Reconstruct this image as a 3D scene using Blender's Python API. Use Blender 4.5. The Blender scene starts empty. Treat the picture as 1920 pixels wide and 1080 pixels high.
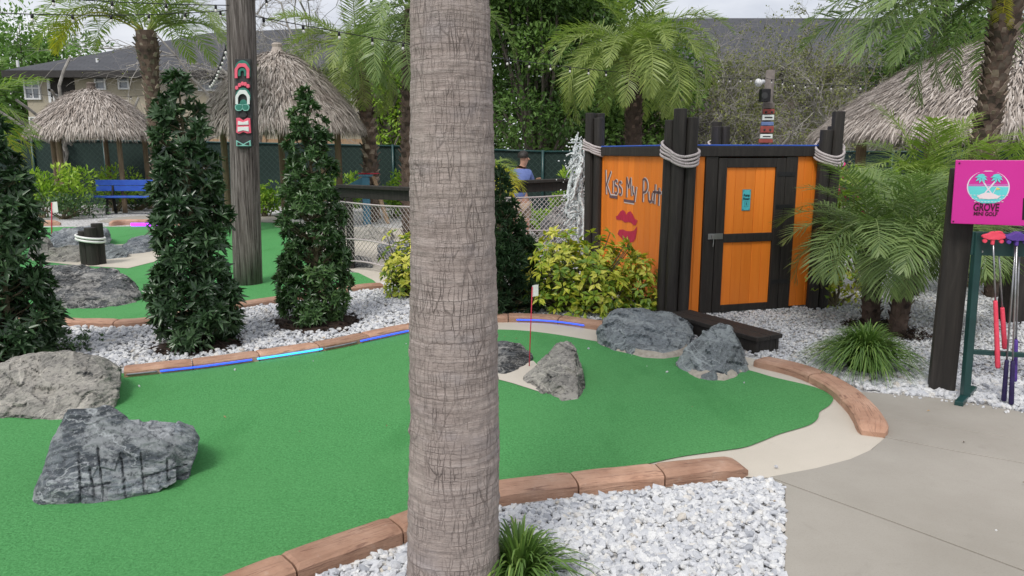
import bpy, bmesh, math, random
import numpy as np
from mathutils import Vector, Matrix, noise as mnoise

random.seed(7)
rng = np.random.default_rng(7)
PI = math.pi
R = math.radians
SC = bpy.context.scene
COL = SC.collection

# ------------------------------------------------------------------ camera
CAM_H = 1.6
PITCH = R(10.3)
FPX = 1400.0                       # focal length in pixels of a 1920 px wide frame
cam_data = bpy.data.cameras.new('camera')
cam_data.sensor_width = 36
cam_data.lens = FPX * 36 / 1920
cam_data.clip_end = 500
cam_data.clip_start = 0.05
cam = bpy.data.objects.new('camera', cam_data)
cam.location = (0, 0, CAM_H)
cam.rotation_euler = (PI / 2 - PITCH, 0, 0)
COL.objects.link(cam)
SC.camera = cam

# ------------------------------------------------------------------ sky, sun, exposure
SUN_EL, SUN_AZ = R(52), R(205)      # high hazy sun behind cloud, behind the camera
world = bpy.data.worlds.new('World')
SC.world = world
world.use_nodes = True
wn, wl = world.node_tree.nodes, world.node_tree.links
for n in list(wn):
    wn.remove(n)
w_out = wn.new('ShaderNodeOutputWorld')
w_bg = wn.new('ShaderNodeBackground')
w_sky = wn.new('ShaderNodeTexSky')
w_sky.sky_type = 'NISHITA'
w_sky.sun_disc = False
w_sky.sun_elevation = SUN_EL
w_sky.sun_rotation = SUN_AZ
w_sky.air_density = 1.0
w_sky.dust_density = 3.0
w_sky.ozone_density = 1.0
w_tc = wn.new('ShaderNodeTexCoord')
w_nz = wn.new('ShaderNodeTexNoise')
w_nz.inputs['Scale'].default_value = 3.2
w_nz.inputs['Detail'].default_value = 7
w_nz.inputs['Roughness'].default_value = 0.55
w_mp = wn.new('ShaderNodeMapping')
w_mp.inputs['Scale'].default_value = (1, 1, 2.6)
wl.new(w_tc.outputs['Generated'], w_mp.inputs['Vector'])
wl.new(w_mp.outputs['Vector'], w_nz.inputs['Vector'])
w_cr = wn.new('ShaderNodeValToRGB')       # cloud deck: grey bellies to bright white
w_cr.color_ramp.elements[0].position = 0.32
w_cr.color_ramp.elements[0].color = (3.8, 3.95, 4.45, 1)
w_cr.color_ramp.elements[1].position = 0.66
w_cr.color_ramp.elements[1].color = (6.9, 6.9, 7.05, 1)
wl.new(w_nz.outputs['Fac'], w_cr.inputs['Fac'])
w_mx = wn.new('ShaderNodeMix')
w_mx.data_type = 'RGBA'
w_mx.inputs[0].default_value = 0.86       # almost closed cloud cover
wl.new(w_sky.outputs['Color'], w_mx.inputs[6])
wl.new(w_cr.outputs['Color'], w_mx.inputs[7])
wl.new(w_mx.outputs[2], w_bg.inputs['Color'])
w_bg.inputs['Strength'].default_value = 0.1
wl.new(w_bg.outputs[0], w_out.inputs[0])

sun_d = bpy.data.lights.new('sun', 'SUN')
sun_d.energy = 1.5
sun_d.angle = R(18)
sun_d.color = (1.0, 0.965, 0.91)
sun = bpy.data.objects.new('sun', sun_d)
COL.objects.link(sun)
sun.rotation_euler = Vector((math.sin(SUN_AZ) * math.cos(SUN_EL), math.cos(SUN_AZ) * math.cos(SUN_EL), math.sin(SUN_EL))).to_track_quat('Z', 'Y').to_euler()

SC.view_settings.view_transform = 'Standard'
SC.view_settings.look = 'None'
SC.view_settings.exposure = 0.70
SC.view_settings.gamma = 1.0
SC.view_settings.use_curve_mapping = False
SC.cycles.use_denoising = True
SC.cycles.max_bounces = 5
SC.cycles.diffuse_bounces = 3
SC.cycles.glossy_bounces = 2
SC.cycles.transmission_bounces = 4
SC.cycles.transparent_max_bounces = 16

# ------------------------------------------------------------------ survey helpers: photograph point -> place
CP, SP = math.cos(PITCH), math.sin(PITCH)
def ray(px, py):
    u, v = (px - 960) / FPX, (540 - py) / FPX
    return np.array([u, CP + v * SP, -SP + v * CP])
def G(px, py, z=0.0):
    r = ray(px, py); t = (z - CAM_H) / r[2]
    return np.array([r[0] * t, r[1] * t, z])
def P(px, py, d):
    r = ray(px, py); t = d / r[1]
    return np.array([r[0] * t, d, CAM_H + r[2] * t])
def Zat(py, d):
    return P(960, py, d)[2]
def on_plane(px, py, o, n):
    r = ray(px, py); c = np.array([0, 0, CAM_H])
    t = np.dot(np.asarray(o) - c, n) / np.dot(r, n)
    return c + r * t

# ------------------------------------------------------------------ mesh builder
class MB:
    def __init__(s):
        s.v = []; s.f = []; s.r = []; s.n = 0
    def add(s, verts, faces, rnd=None):
        verts = np.asarray(verts, float).reshape(-1, 3)
        s.v.append(verts)
        by = {}
        if isinstance(faces, np.ndarray):
            by[faces.shape[1]] = faces
            order = [(faces.shape[1], None)]
            groups = [(faces, rnd)]
        else:
            groups = []
            d = {}
            for i, f in enumerate(faces):
                d.setdefault(len(f), []).append(i)
            for k, ix in d.items():
                fr = rnd[ix] if isinstance(rnd, np.ndarray) else rnd
                groups.append((np.array([faces[i] for i in ix]), fr))
        for fa, fr in groups:
            s.f.append(fa + s.n)
            if fr is None:
                fr = random.random()
            s.r.append(np.full(len(fa), fr) if np.isscalar(fr) else np.asarray(fr, float))
        s.n += len(verts)
        return s
    def inst(s, tv, tf, mats, locs, rnd):
        """many copies of a small template: tv (k,3), tf (m,q), mats (N,3,3), locs (N,3), rnd (N)"""
        N, k = len(locs), len(tv)
        v = np.einsum('nij,kj->nki', mats, tv) + locs[:, None, :]
        f = (tf[None] + (np.arange(N) * k)[:, None, None]).reshape(-1, tf.shape[1])
        s.add(v.reshape(-1, 3), f, np.repeat(rnd, len(tf)))
        return s
    def box(s, c, size, rot=None, rnd=None):
        h = np.array(size) / 2
        v = np.array([[x, y, z] for z in (-1, 1) for y in (-1, 1) for x in (-1, 1)]) * h
        if rot is not None:
            v = v @ np.asarray(rot).T
        return s.add(v + np.asarray(c), np.array([[0, 2, 3, 1], [4, 5, 7, 6], [0, 1, 5, 4], [2, 6, 7, 3], [0, 4, 6, 2], [1, 3, 7, 5]]), rnd)
    def beam(s, p0, p1, w, h, up=(0, 0, 1), rnd=None):
        p0, p1 = np.asarray(p0, float), np.asarray(p1, float)
        x = p1 - p0; L = np.linalg.norm(x); x = x / L
        y = np.cross(up, x); y = y / np.linalg.norm(y); z = np.cross(x, y)
        return s.box((p0 + p1) / 2, (L, w, h), np.stack([x, y, z], 1), rnd)
    def tube(s, pts, rad, n=8, cap=True, rnd=None, jitter=0):
        pts = np.asarray(pts, float); m = len(pts)
        rad = np.full(m, rad) if np.isscalar(rad) else np.asarray(rad, float)
        t = np.gradient(pts, axis=0); t /= np.linalg.norm(t, axis=1)[:, None] + 1e-12
        ref = np.array([0, 0, 1.0]) if abs(t[0][2]) < .9 else np.array([1.0, 0, 0])
        vs = []
        a = np.arange(n) * 2 * PI / n
        for i in range(m):
            u = np.cross(ref, t[i]); nu = np.linalg.norm(u)
            u = u / (nu + 1e-12); w = np.cross(t[i], u); ref = w if False else ref
            ring = pts[i] + rad[i] * (np.cos(a)[:, None] * u + np.sin(a)[:, None] * w)
            if jitter: ring = ring + rng.normal(0, jitter, ring.shape)
            vs.append(ring)
        f = []
        for i in range(m - 1):
            for j in range(n):
                k = (j + 1) % n
                f.append((i * n + j, i * n + k, (i + 1) * n + k, (i + 1) * n + j))
        if cap:
            f.append(tuple(range(n - 1, -1, -1))); f.append(tuple((m - 1) * n + j for j in range(n)))
        return s.add(np.concatenate(vs), f, rnd if rnd is not None else random.random())
    def lathe(s, c, prof, n=16, rnd=None):
        a = np.arange(n) * 2 * PI / n
        vs = np.concatenate([np.stack([c[0] + r * np.cos(a), c[1] + r * np.sin(a), np.full(n, c[2] + z)], 1) for r, z in prof])
        f = [(i * n + j, i * n + (j + 1) % n, (i + 1) * n + (j + 1) % n, (i + 1) * n + j) for i in range(len(prof) - 1) for j in range(n)]
        f.append(tuple(range(n - 1, -1, -1))); f.append(tuple((len(prof) - 1) * n + j for j in range(n)))
        return s.add(vs, f, rnd)
    def prism(s, pts, off, rnd=None):
        """closed outline (k,3) swept by the vector off"""
        a = np.asarray(pts, float); k = len(a)
        f = [tuple(range(k - 1, -1, -1)), tuple(k + i for i in range(k))] + [(i, (i + 1) % k, k + (i + 1) % k, k + i) for i in range(k)]
        return s.add(np.concatenate([a, a + np.asarray(off)]), f, rnd)
    def mesh(s, name, smooth=False, off=(0, 0, 0)):
        me = bpy.data.meshes.new(name)
        v = np.concatenate(s.v) - np.asarray(off)
        me.vertices.add(len(v)); me.vertices.foreach_set('co', v.astype(np.float32).ravel())
        nf = sum(len(f) for f in s.f)
        loops = np.concatenate([f.ravel() for f in s.f]).astype(np.int32)
        cnt = np.concatenate([np.full(len(f), f.shape[1]) for f in s.f])
        st = np.concatenate([[0], np.cumsum(cnt)[:-1]]).astype(np.int32)
        me.loops.add(len(loops)); me.loops.foreach_set('vertex_index', loops)
        me.polygons.add(nf); me.polygons.foreach_set('loop_start', st)
        at = me.attributes.new('rnd', 'FLOAT', 'FACE')
        at.data.foreach_set('value', np.concatenate(s.r).astype(np.float32))
        me.polygons.foreach_set('use_smooth', np.full(nf, bool(smooth)))
        me.update(calc_edges=True)
        me.validate()
        return me

WL = {}                                     # world position of each object's origin
def root(name, label, cat, loc, group=None):
    o = bpy.data.objects.new(name, None)
    o.empty_display_size = 0.1
    o.location = loc; COL.objects.link(o); WL[o.name] = np.array(loc, float)
    tag(o, label, cat, group)
    return o
def tag(o, label=None, cat=None, group=None, kind=None):
    if label: o['label'] = label
    if cat: o['category'] = cat
    if group: o['group'] = group
    if kind: o['kind'] = kind
    return o
def mk(name, mb, mat, parent=None, smooth=False, bevel=0, label=None, cat=None, group=None, kind=None, seg=2):
    allv = np.concatenate(mb.v)
    lo, hi = allv.min(0), allv.max(0)
    c = np.array([(lo[0] + hi[0]) / 2, (lo[1] + hi[1]) / 2, lo[2]])
    o = bpy.data.objects.new(name, mb.mesh(name, smooth, c))
    o.data.materials.append(mat)
    COL.objects.link(o)
    WL[o.name] = c
    if parent is not None:
        o.parent = parent
        o.location = c - WL[parent.name]
    else:
        o.location = c
    if bevel:
        b = o.modifiers.new('bevel', 'BEVEL'); b.width = bevel; b.segments = seg; b.limit_method = 'ANGLE'
    return tag(o, label, cat, group, kind)
def place(name, me, parent, loc, rot, scale=1.0, kind=None):
    """a part that shares mesh data, placed in its parent's own frame"""
    o = bpy.data.objects.new(name, me)
    COL.objects.link(o); o.parent = parent
    o.location = loc; o.rotation_euler = rot
    o.scale = (scale,) * 3 if np.isscalar(scale) else scale
    if kind: o['kind'] = kind
    return o

def catmull(pts, n=12):
    p = np.asarray(pts, float)
    p = np.vstack([2 * p[0] - p[1], p, 2 * p[-1] - p[-2]])
    out = []
    for i in range(1, len(p) - 2):
        for t in np.linspace(0, 1, n, endpoint=False):
            a, b, c, d = p[i - 1], p[i], p[i + 1], p[i + 2]
            out.append(.5 * (2 * b + (c - a) * t + (2 * a - 5 * b + 4 * c - d) * t * t + (3 * b - a - 3 * c + d) * t ** 3))
    out.append(p[-2])
    return np.array(out)
def resample(c, step=None, n=None):
    s = np.concatenate([[0], np.cumsum(np.linalg.norm(np.diff(c, axis=0), axis=1))])
    n = n or max(2, int(round(s[-1] / step)) + 1)
    t = np.linspace(0, s[-1], n)
    return np.stack([np.interp(t, s, c[:, k]) for k in range(c.shape[1])], 1), s[-1]
def inside(poly, pts):
    x, y = pts[:, 0], pts[:, 1]; poly = np.asarray(poly)[:, :2]
    r = np.zeros(len(pts), bool); j = len(poly) - 1
    for i in range(len(poly)):
        xi, yi = poly[i]; xj, yj = poly[j]
        with np.errstate(divide='ignore', invalid='ignore'):
            c = ((yi > y) != (yj > y)) & (x < (xj - xi) * (y - yi) / (yj - yi + 1e-12) + xi)
        r ^= c; j = i
    return r
def rand_rot(N):
    q = rng.normal(size=(N, 4)); q /= np.linalg.norm(q, axis=1)[:, None]
    w, x, y, z = q.T
    return np.stack([np.stack([1 - 2 * (y * y + z * z), 2 * (x * y - z * w), 2 * (x * z + y * w)], 1),
                     np.stack([2 * (x * y + z * w), 1 - 2 * (x * x + z * z), 2 * (y * z - x * w)], 1),
                     np.stack([2 * (x * z - y * w), 2 * (y * z + x * w), 1 - 2 * (x * x + y * y)], 1)], 1)
def frames(fwd, up):
    """matrices whose Y axis is fwd and whose Z axis leans to up; fwd, up (N,3)"""
    y = fwd / (np.linalg.norm(fwd, axis=1)[:, None] + 1e-9)
    x = np.cross(y, up); x /= np.linalg.norm(x, axis=1)[:, None] + 1e-9
    z = np.cross(x, y)
    return np.stack([x, y, z], 2)

# ------------------------------------------------------------------ materials
class NT:
    def __init__(s, name):
        s.m = bpy.data.materials.new(name); s.m.use_nodes = True
        s.t = s.m.node_tree; s.b = s.t.nodes['Principled BSDF']; s.out = s.t.nodes['Material Output']
        s._pos = None
    def n(s, kind, **kw):
        nd = s.t.nodes.new(kind)
        for k, v in kw.items():
            if k in nd.inputs.keys() if isinstance(k, str) else False:
                s.put(nd.inputs[k], v)
            else:
                setattr(nd, k, v)
        return nd
    def put(s, sock, v):
        if isinstance(v, bpy.types.NodeSocket):
            s.t.links.new(v, sock)
        else:
            if sock.type == 'RGBA' and len(v) == 3: v = (*v, 1)
            sock.default_value = v
    def pos(s, scale=(1, 1, 1), rot=(0, 0, 0), src='Position'):
        if src == 'UV': base = s.n('ShaderNodeUVMap').outputs[0]
        elif src == 'Object': base = s.n('ShaderNodeTexCoord').outputs['Object']
        else: base = s.n('ShaderNodeNewGeometry').outputs['Position']
        mp = s.n('ShaderNodeMapping')
        s.put(mp.inputs['Vector'], base); mp.inputs['Scale'].default_value = scale; mp.inputs['Rotation'].default_value = rot
        return mp.outputs[0]
    def noise(s, vec, scale, detail=4, rough=.55, dist=0):
        nd = s.n('ShaderNodeTexNoise')
        s.put(nd.inputs['Vector'], vec); nd.inputs['Scale'].default_value = scale; nd.inputs['Detail'].default_value = detail
        nd.inputs['Roughness'].default_value = rough; nd.inputs['Distortion'].default_value = dist
        return nd.outputs['Fac']
    def voro(s, vec, scale, feature='F1', rnd=1.0, out='Distance'):
        nd = s.n('ShaderNodeTexVoronoi'); nd.feature = feature
        s.put(nd.inputs['Vector'], vec); nd.inputs['Scale'].default_value = scale; nd.inputs['Randomness'].default_value = rnd
        return nd.outputs[out]
    def wave(s, vec, scale, dist=0, detail=2, dscale=1, prof='SIN', dirn='X'):
        nd = s.n('ShaderNodeTexWave'); nd.wave_profile = prof; nd.bands_direction = dirn
        s.put(nd.inputs['Vector'], vec); nd.inputs['Scale'].default_value = scale; nd.inputs['Distortion'].default_value = dist
        nd.inputs['Detail'].default_value = detail; nd.inputs['Detail Scale'].default_value = dscale
        return nd.outputs['Fac']
    def ramp(s, fac, stops, interp='LINEAR'):
        nd = s.n('ShaderNodeValToRGB'); cr = nd.color_ramp; cr.interpolation = interp
        while len(cr.elements) < len(stops): cr.elements.new(0.5)
        for e, (p, c) in zip(cr.elements, stops):
            e.position = p; e.color = (c, c, c, 1) if np.isscalar(c) else (*c, 1)
        s.put(nd.inputs[0], fac)
        return nd.outputs[0]
    def mix(s, fac, a, b, mode='MIX'):
        nd = s.n('ShaderNodeMix'); nd.data_type = 'RGBA'; nd.blend_type = mode
        s.put(nd.inputs[0], fac); s.put(nd.inputs[6], a); s.put(nd.inputs[7], b)
        return nd.outputs[2]
    def math(s, op, a, b=0.0, c=None):
        nd = s.n('ShaderNodeMath'); nd.operation = op
        s.put(nd.inputs[0], a); s.put(nd.inputs[1], b)
        if c is not None: s.put(nd.inputs[2], c)
        return nd.outputs[0]
    def attr(s, name='rnd'):
        nd = s.n('ShaderNodeAttribute'); nd.attribute_name = name
        return nd.outputs['Fac']
    def bump(s, h, strength=.5, dist=.02, prev=None):
        nd = s.n('ShaderNodeBump'); nd.inputs['Strength'].default_value = strength; nd.inputs['Distance'].default_value = dist
        s.put(nd.inputs['Height'], h)
        if prev is not None: s.put(nd.inputs['Normal'], prev)
        return nd.outputs[0]
    def end(s, color, rough=.6, normal=None, spec=.4, metal=0):
        s.put(s.b.inputs['Base Color'], color); s.put(s.b.inputs['Roughness'], rough)
        s.b.inputs['Specular IOR Level'].default_value = spec; s.b.inputs['Metallic'].default_value = metal
        if normal is not None: s.put(s.b.inputs['Normal'], normal)
        return s.m

def pm(name, c1, c2, scale=6, rough=.6, bump=.3, bscale=None, stretch=(1, 1, 1), dist=.01, spec=.4, rnd=0.0, metal=0, detail=5, src='Position'):
    """two-tone noise paint or timber with relief and a little piece-to-piece difference"""
    t = NT(name); p = t.pos(stretch, src=src)
    col = t.ramp(t.noise(p, scale, detail), [(.3, c1), (.7, c2)])
    if rnd:
        k = t.math('MULTIPLY_ADD', t.attr(), 2 * rnd, 1 - rnd)
        cc = t.n('ShaderNodeCombineColor')
        for i in range(3): t.put(cc.inputs[i], k)
        col = t.mix(1.0, col, cc.outputs[0], 'MULTIPLY')
    nb = t.bump(t.noise(p, bscale or scale * 3, 6, .65), bump, dist) if bump else None
    return t.end(col, rough, nb, spec, metal)

def leaf_mat(name, stops=None, rough=.45, trans=.25, spec=.4, sc=3.0, gain=1.3):
    t = NT(name); stops = [(q, tuple(x * gain for x in c)) for q, c in stops]
    f = t.math('ADD', t.math('MULTIPLY', t.attr(), .8), t.math('MULTIPLY', t.noise(t.pos(), sc, 3), .25))
    col = t.ramp(f, stops)
    t.end(col, rough, None, spec)
    tr = t.n('ShaderNodeBsdfTranslucent'); t.put(tr.inputs[0], t.mix(1.0, col, (1.0, 1.25, .55), 'MULTIPLY'))
    mx = t.n('ShaderNodeMixShader'); mx.inputs[0].default_value = trans
    t.put(mx.inputs[1], t.b.outputs[0]); t.put(mx.inputs[2], tr.outputs[0]); t.put(t.out.inputs[0], mx.outputs[0])
    return t.m

def emit_mat(name, col, strength):
    t = NT(name); t.end(col, .4)
    t.put(t.b.inputs['Emission Color'], col); t.b.inputs['Emission Strength'].default_value = strength
    return t.m

def make_turf():
    t = NT('turf'); p = t.pos()
    big = t.noise(p, 1.1, 4); fine = t.noise(p, 85, 5, .85); mid = t.noise(p, 45, 4, .6)
    g = t.ramp(fine, [(.34, (.034, .150, .042)), (.50, (.098, .355, .116)), (.70, (.175, .50, .19))])
    g = t.mix(t.ramp(big, [(.35, 0.), (.68, .55)]), g, (.115, .360, .125))
    g = t.mix(t.math('MULTIPLY', t.ramp(mid, [(.45, 0.), (.75, 1.)]), .3), g, (.034, .19, .042))
    g = t.mix(t.ramp(t.noise(t.pos((1, .35, 1)), 2.6, 3), [(.54, 0.), (.70, .35)]), g, (.046, .22, .056))
    nb = t.bump(t.math('ADD', fine, mid), .9, .012)
    return t.end(g, .85, nb, .15)
def make_concrete(name, a, b):
    t = NT(name); p = t.pos()
    c = t.ramp(t.noise(p, 1.3, 6, .6), [(.32, a), (.7, b)])
    c = t.mix(t.math('MULTIPLY', t.ramp(t.noise(p, 160, 2), [(.5, 0.), (.8, 1.)]), .25), c, tuple(x * .62 for x in a))
    c = t.mix(t.ramp(t.noise(t.pos((1, 1, 1), (0, 0, .6)), 3.3, 7, .75, 1.2), [(.60, 0.), (.72, .3)]), c, tuple(x * .72 for x in a))
    nb = t.bump(t.noise(p, 210, 3, .7), .25, .004)
    return t.end(c, .8, nb, .25)
def make_stone():
    t = NT('white_gravel_stone')
    c = t.ramp(t.attr(), [(0, (.22, .23, .26)), (.2, (.41, .425, .46)), (.5, (.56, .57, .595)), (.88, (.69, .692, .69)), (1, (.54, .49, .42))])
    c = t.mix(t.ramp(t.noise(t.pos(), 60, 5, .6, .8), [(.45, 0.), (.75, .55)]), c, (.40, .42, .46))
    return t.end(c, .75, t.bump(t.noise(t.pos(), 120, 5, .7), .5, .006), .3)
def make_gravel_sheet():
    t = NT('gravel_sheet'); p = t.pos()
    c = t.ramp(t.voro(p, 26, out='Color'), [(0, (.36, .37, .39)), (.25, (.57, .57, .58)), (1, (.70, .695, .68))])
    d = t.voro(p, 26)
    c = t.mix(t.ramp(d, [(.45, 0.), (.8, .75)]), c, (.20, .185, .165))
    c = t.mix(t.ramp(t.noise(p, .9, 5), [(.5, 0.), (.75, .35)]), c, (.52, .49, .43))
    return t.end(c, .8, t.bump(t.math('SUBTRACT', 1.0, d), 1.0, .03), .3)
def make_boulder(name, dark, mid, pale, palef, vs=1.0, rot=(.5, .3, .2), top=0.0):
    """dark gneiss: big light and dark zones, folded pale bands, coarse grain, thin quartz veins"""
    t = NT(name); p = t.pos()
    zone = t.noise(t.pos((1, 1, 1.5), rot), 2.3 * vs, 5, .55, .4)
    fold = t.wave(t.pos((1, 1, 1), rot), 4.2 * vs, 7, 5, 1.4, dirn='Z')
    fold2 = t.wave(t.pos((1, 1, 1), (rot[0] + .15, rot[1] - .1, rot[2])), 7.5 * vs, 11, 6, 1.3, dirn='Z')
    grain = t.noise(p, 30, 7, .82); crumb = t.noise(p, 58, 5, .85)
    c = t.ramp(zone, [(.36, tuple(x * .5 for x in dark)), (.46, dark), (.54, mid), (.66, tuple(x * 1.45 for x in mid))])
    c = t.mix(t.ramp(fold, [(.50, 0.), (.95, .55)]), c, mid)
    c = t.mix(t.ramp(fold2, [(.80, 0.), (.97, .42)]), c, tuple(x * .75 for x in pale))
    c = t.mix(t.ramp(fold2, [(.03, .55), (.16, 0.)]), c, tuple(x * .45 for x in dark))
    c = t.mix(t.ramp(t.noise(t.pos((1, 1, 1.8), rot), 3.4 * vs, 8, .7, .3), [(.56 - palef * .16, 0.), (.62 - palef * .16, min(1, .55 + palef * .4))]), c, pale)
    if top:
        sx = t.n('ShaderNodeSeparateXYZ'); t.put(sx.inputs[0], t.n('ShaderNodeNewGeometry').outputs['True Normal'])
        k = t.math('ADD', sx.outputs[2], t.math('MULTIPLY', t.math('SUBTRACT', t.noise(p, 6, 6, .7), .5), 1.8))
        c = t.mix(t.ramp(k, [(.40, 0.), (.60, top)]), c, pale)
    c = t.mix(t.ramp(grain, [(.38, .75), (.48, 0.)]), c, tuple(x * .40 for x in dark))
    c = t.mix(t.ramp(crumb, [(.55, 0.), (.64, .7)]), c, tuple(min(1, x * 1.15) for x in pale))
    vein = t.ramp(t.noise(t.pos((1, 1, 2.0), rot), 2.2 * vs, 5, .55, .6), [(.488, 0.), (.50, .8), (.512, 0.)])
    c = t.mix(vein, c, tuple(min(1, x * 1.3) for x in pale))
    h = t.math('ADD', t.math('MULTIPLY', grain, 1.0), t.math('MULTIPLY', fold2, .30))
    h = t.math('ADD', h, t.math('MULTIPLY', t.noise(p, 9, 6, .7), .6))
    return t.end(c, .62, t.bump(h, 1.0, .028), .45)
def make_kerb():
    t = NT('stamped_terracotta'); p = t.pos()
    c = t.ramp(t.noise(p, 4, 6, .6), [(.3, (.34, .185, .122)), (.55, (.47, .285, .200)), (.75, (.56, .38, .29))])
    k = t.math('MULTIPLY_ADD', t.attr(), .36, .82)
    cc = t.n('ShaderNodeCombineColor')
    for i in range(3): t.put(cc.inputs[i], k)
    c = t.mix(1.0, c, cc.outputs[0], 'MULTIPLY')
    u = t.pos((1, 1, 1), src='UV')
    mpn = t.n('ShaderNodeMapping'); t.put(mpn.inputs['Vector'], u); mpn.inputs['Scale'].default_value = (2.2, 26, 1)
    grain = t.noise(mpn.outputs[0], 2.0, 7, .66, 1.1)
    c = t.mix(t.ramp(grain, [(.54, 0.), (.66, .7)]), c, (.14, .070, .052))
    c = t.mix(t.ramp(t.noise(p, 14, 5, .7), [(.6, 0.), (.74, .5)]), c, (.50, .38, .31))
    return t.end(c, .72, t.bump(t.math('ADD', grain, t.math('MULTIPLY', t.noise(p, 60, 4), .4)), .75, .012), .3)
def make_palm_bark():
    t = NT('palm_bark')
    u = t.pos((1, 1, 1), src='UV')
    def mp(sc):
        m = t.n('ShaderNodeMapping'); t.put(m.inputs['Vector'], u); m.inputs['Scale'].default_value = sc
        return m.outputs[0]
    def warped(nscale, amt):
        w = t.n('ShaderNodeTexNoise'); t.put(w.inputs['Vector'], u); w.inputs['Scale'].default_value = nscale; w.inputs['Detail'].default_value = 5
        s_ = t.n('ShaderNodeVectorMath'); s_.operation = 'SUBTRACT'; t.put(s_.inputs[0], w.outputs['Color']); s_.inputs[1].default_value = (.5, .5, .5)
        v = t.n('ShaderNodeVectorMath'); v.operation = 'MULTIPLY_ADD'
        t.put(v.inputs[0], s_.outputs[0]); v.inputs[1].default_value = amt; t.put(v.inputs[2], u)
        return v.outputs[0]
    def mpv(vec, sc):
        m = t.n('ShaderNodeMapping'); t.put(m.inputs['Vector'], vec); m.inputs['Scale'].default_value = sc
        return m.outputs[0]
    wA = warped(9, (.022, .012, 0)); wB = warped(55, (.010, .006, 0))
    rings = t.noise(mpv(wA, (2.2, 58, 1)), 1.0, 7, .62, .2)
    fib = t.noise(mpv(wB, (55, 190, 1)), 1.0, 5, .7)
    # upright splits: broken lines between ragged columns; cross checks: short level lines
    br = t.n('ShaderNodeTexBrick'); t.put(br.inputs['Vector'], mpv(warped(11, (.045, .026, 0)), (1, 1, 1))); br.offset = .37; br.squash = 1.0
    br.inputs['Scale'].default_value = 1.0; br.inputs['Brick Width'].default_value = .030; br.inputs['Row Height'].default_value = .047; br.inputs['Mortar Size'].default_value = .0013; br.inputs['Mortar Smooth'].default_value = .6
    br2 = t.n('ShaderNodeTexBrick'); t.put(br2.inputs['Vector'], mpv(warped(20, (.036, .028, 0)), (1, 1, 1))); br2.offset = .61
    br2.inputs['Scale'].default_value = 1.0; br2.inputs['Brick Width'].default_value = .019; br2.inputs['Row Height'].default_value = .021; br2.inputs['Mortar Size'].default_value = .0008; br2.inputs['Mortar Smooth'].default_value = .7
    g1 = t.ramp(t.noise(mp((7, 5, 1)), 1.0, 5, .6), [(.40, .10), (.62, 1.)])
    g2 = t.ramp(t.noise(mp((11, 9, 1)), 1.3, 4, .6), [(.46, 0.), (.66, .8)])
    split = t.ramp(t.voro(mpv(wA, (34, 5.2, 1)), 1.0, 'DISTANCE_TO_EDGE'), [(.0, 1.), (.045, 0.)])
    crack = t.math('MAXIMUM', t.math('MULTIPLY', br.outputs['Fac'], g1), t.math('MULTIPLY', br2.outputs['Fac'], g2))
    crack = t.math('MAXIMUM', crack, t.math('MULTIPLY', split, t.math('MULTIPLY', g1, .9)))
    c = t.ramp(rings, [(.26, (.235, .195, .180)), (.5, (.345, .292, .272)), (.74, (.45, .395, .372))])
    c = t.mix(t.math('MULTIPLY', fib, .45), c, (.30, .25, .22))
    c = t.mix(t.ramp(t.noise(mp((4, 3, 1)), 1.0, 5), [(.45, 0.), (.7, .4)]), c, (.41, .355, .315))
    c = t.mix(t.ramp(t.noise(mp((3, 6, 1)), 1.2, 5), [(.55, 0.), (.7, .35)]), c, (.31, .295, .315))
    c = t.mix(t.math('MULTIPLY', crack, .58), c, (.060, .043, .037))
    h = t.math('SUBTRACT', t.math('ADD', rings, t.math('MULTIPLY', fib, .55)), t.math('MULTIPLY', crack, .7))
    return t.end(c, .85, t.bump(h, .8, .010), .2)
def make_pole_wood():
    t = NT('weathered_pole')
    g = t.noise(t.pos((34, 34, .9)), 1.6, 8, .75, .5)
    c = t.ramp(g, [(.36, (.022, .018, .016)), (.48, (.135, .118, .108)), (.60, (.27, .245, .23)), (.74, (.42, .385, .36))])
    return t.end(c, .85, t.bump(g, 1.0, .03), .2)
def make_orange():
    t = NT('orange_paint')
    g = t.noise(t.pos((22, 22, 1.2)), 1.5, 6, .6, .3)
    c = t.ramp(g, [(.3, (.80, .205, .018)), (.7, (.86, .245, .026))])
    k = t.math('MULTIPLY_ADD', t.attr(), .2, .9)
    cc = t.n('ShaderNodeCombineColor')
    for i in range(3): t.put(cc.inputs[i], k)
    c = t.mix(1.0, c, cc.outputs[0], 'MULTIPLY')
    c = t.mix(t.ramp(t.noise(t.pos((1, 1, .6)), 2.5, 5), [(.55, 0.), (.75, .25)]), c, (.70, .20, .035))
    return t.end(c, .5, t.bump(g, .35, .006), .4)
def make_dark_wood():
    t = NT('dark_stained_timber')
    g = t.noise(t.pos((18, 18, 1.4)), 1.5, 7, .65, .5)
    c = t.ramp(g, [(.3, (.012, .010, .009)), (.6, (.028, .024, .021)), (.8, (.055, .048, .043))])
    return t.end(c, .62, t.bump(g, .7, .01), .4)
def make_thatch():
    t = NT('palm_thatch')
    c = t.ramp(t.attr(), [(0, (.075, .060, .052)), (.25, (.235, .20, .175)), (.6, (.46, .405, .365)), (1, (.66, .605, .56))])
    c = t.mix(t.ramp(t.noise(t.pos(), 1.7, 4), [(.5, 0.), (.75, .4)]), c, (.21, .165, .14))
    return t.end(c, .85, None, .15)
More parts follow.
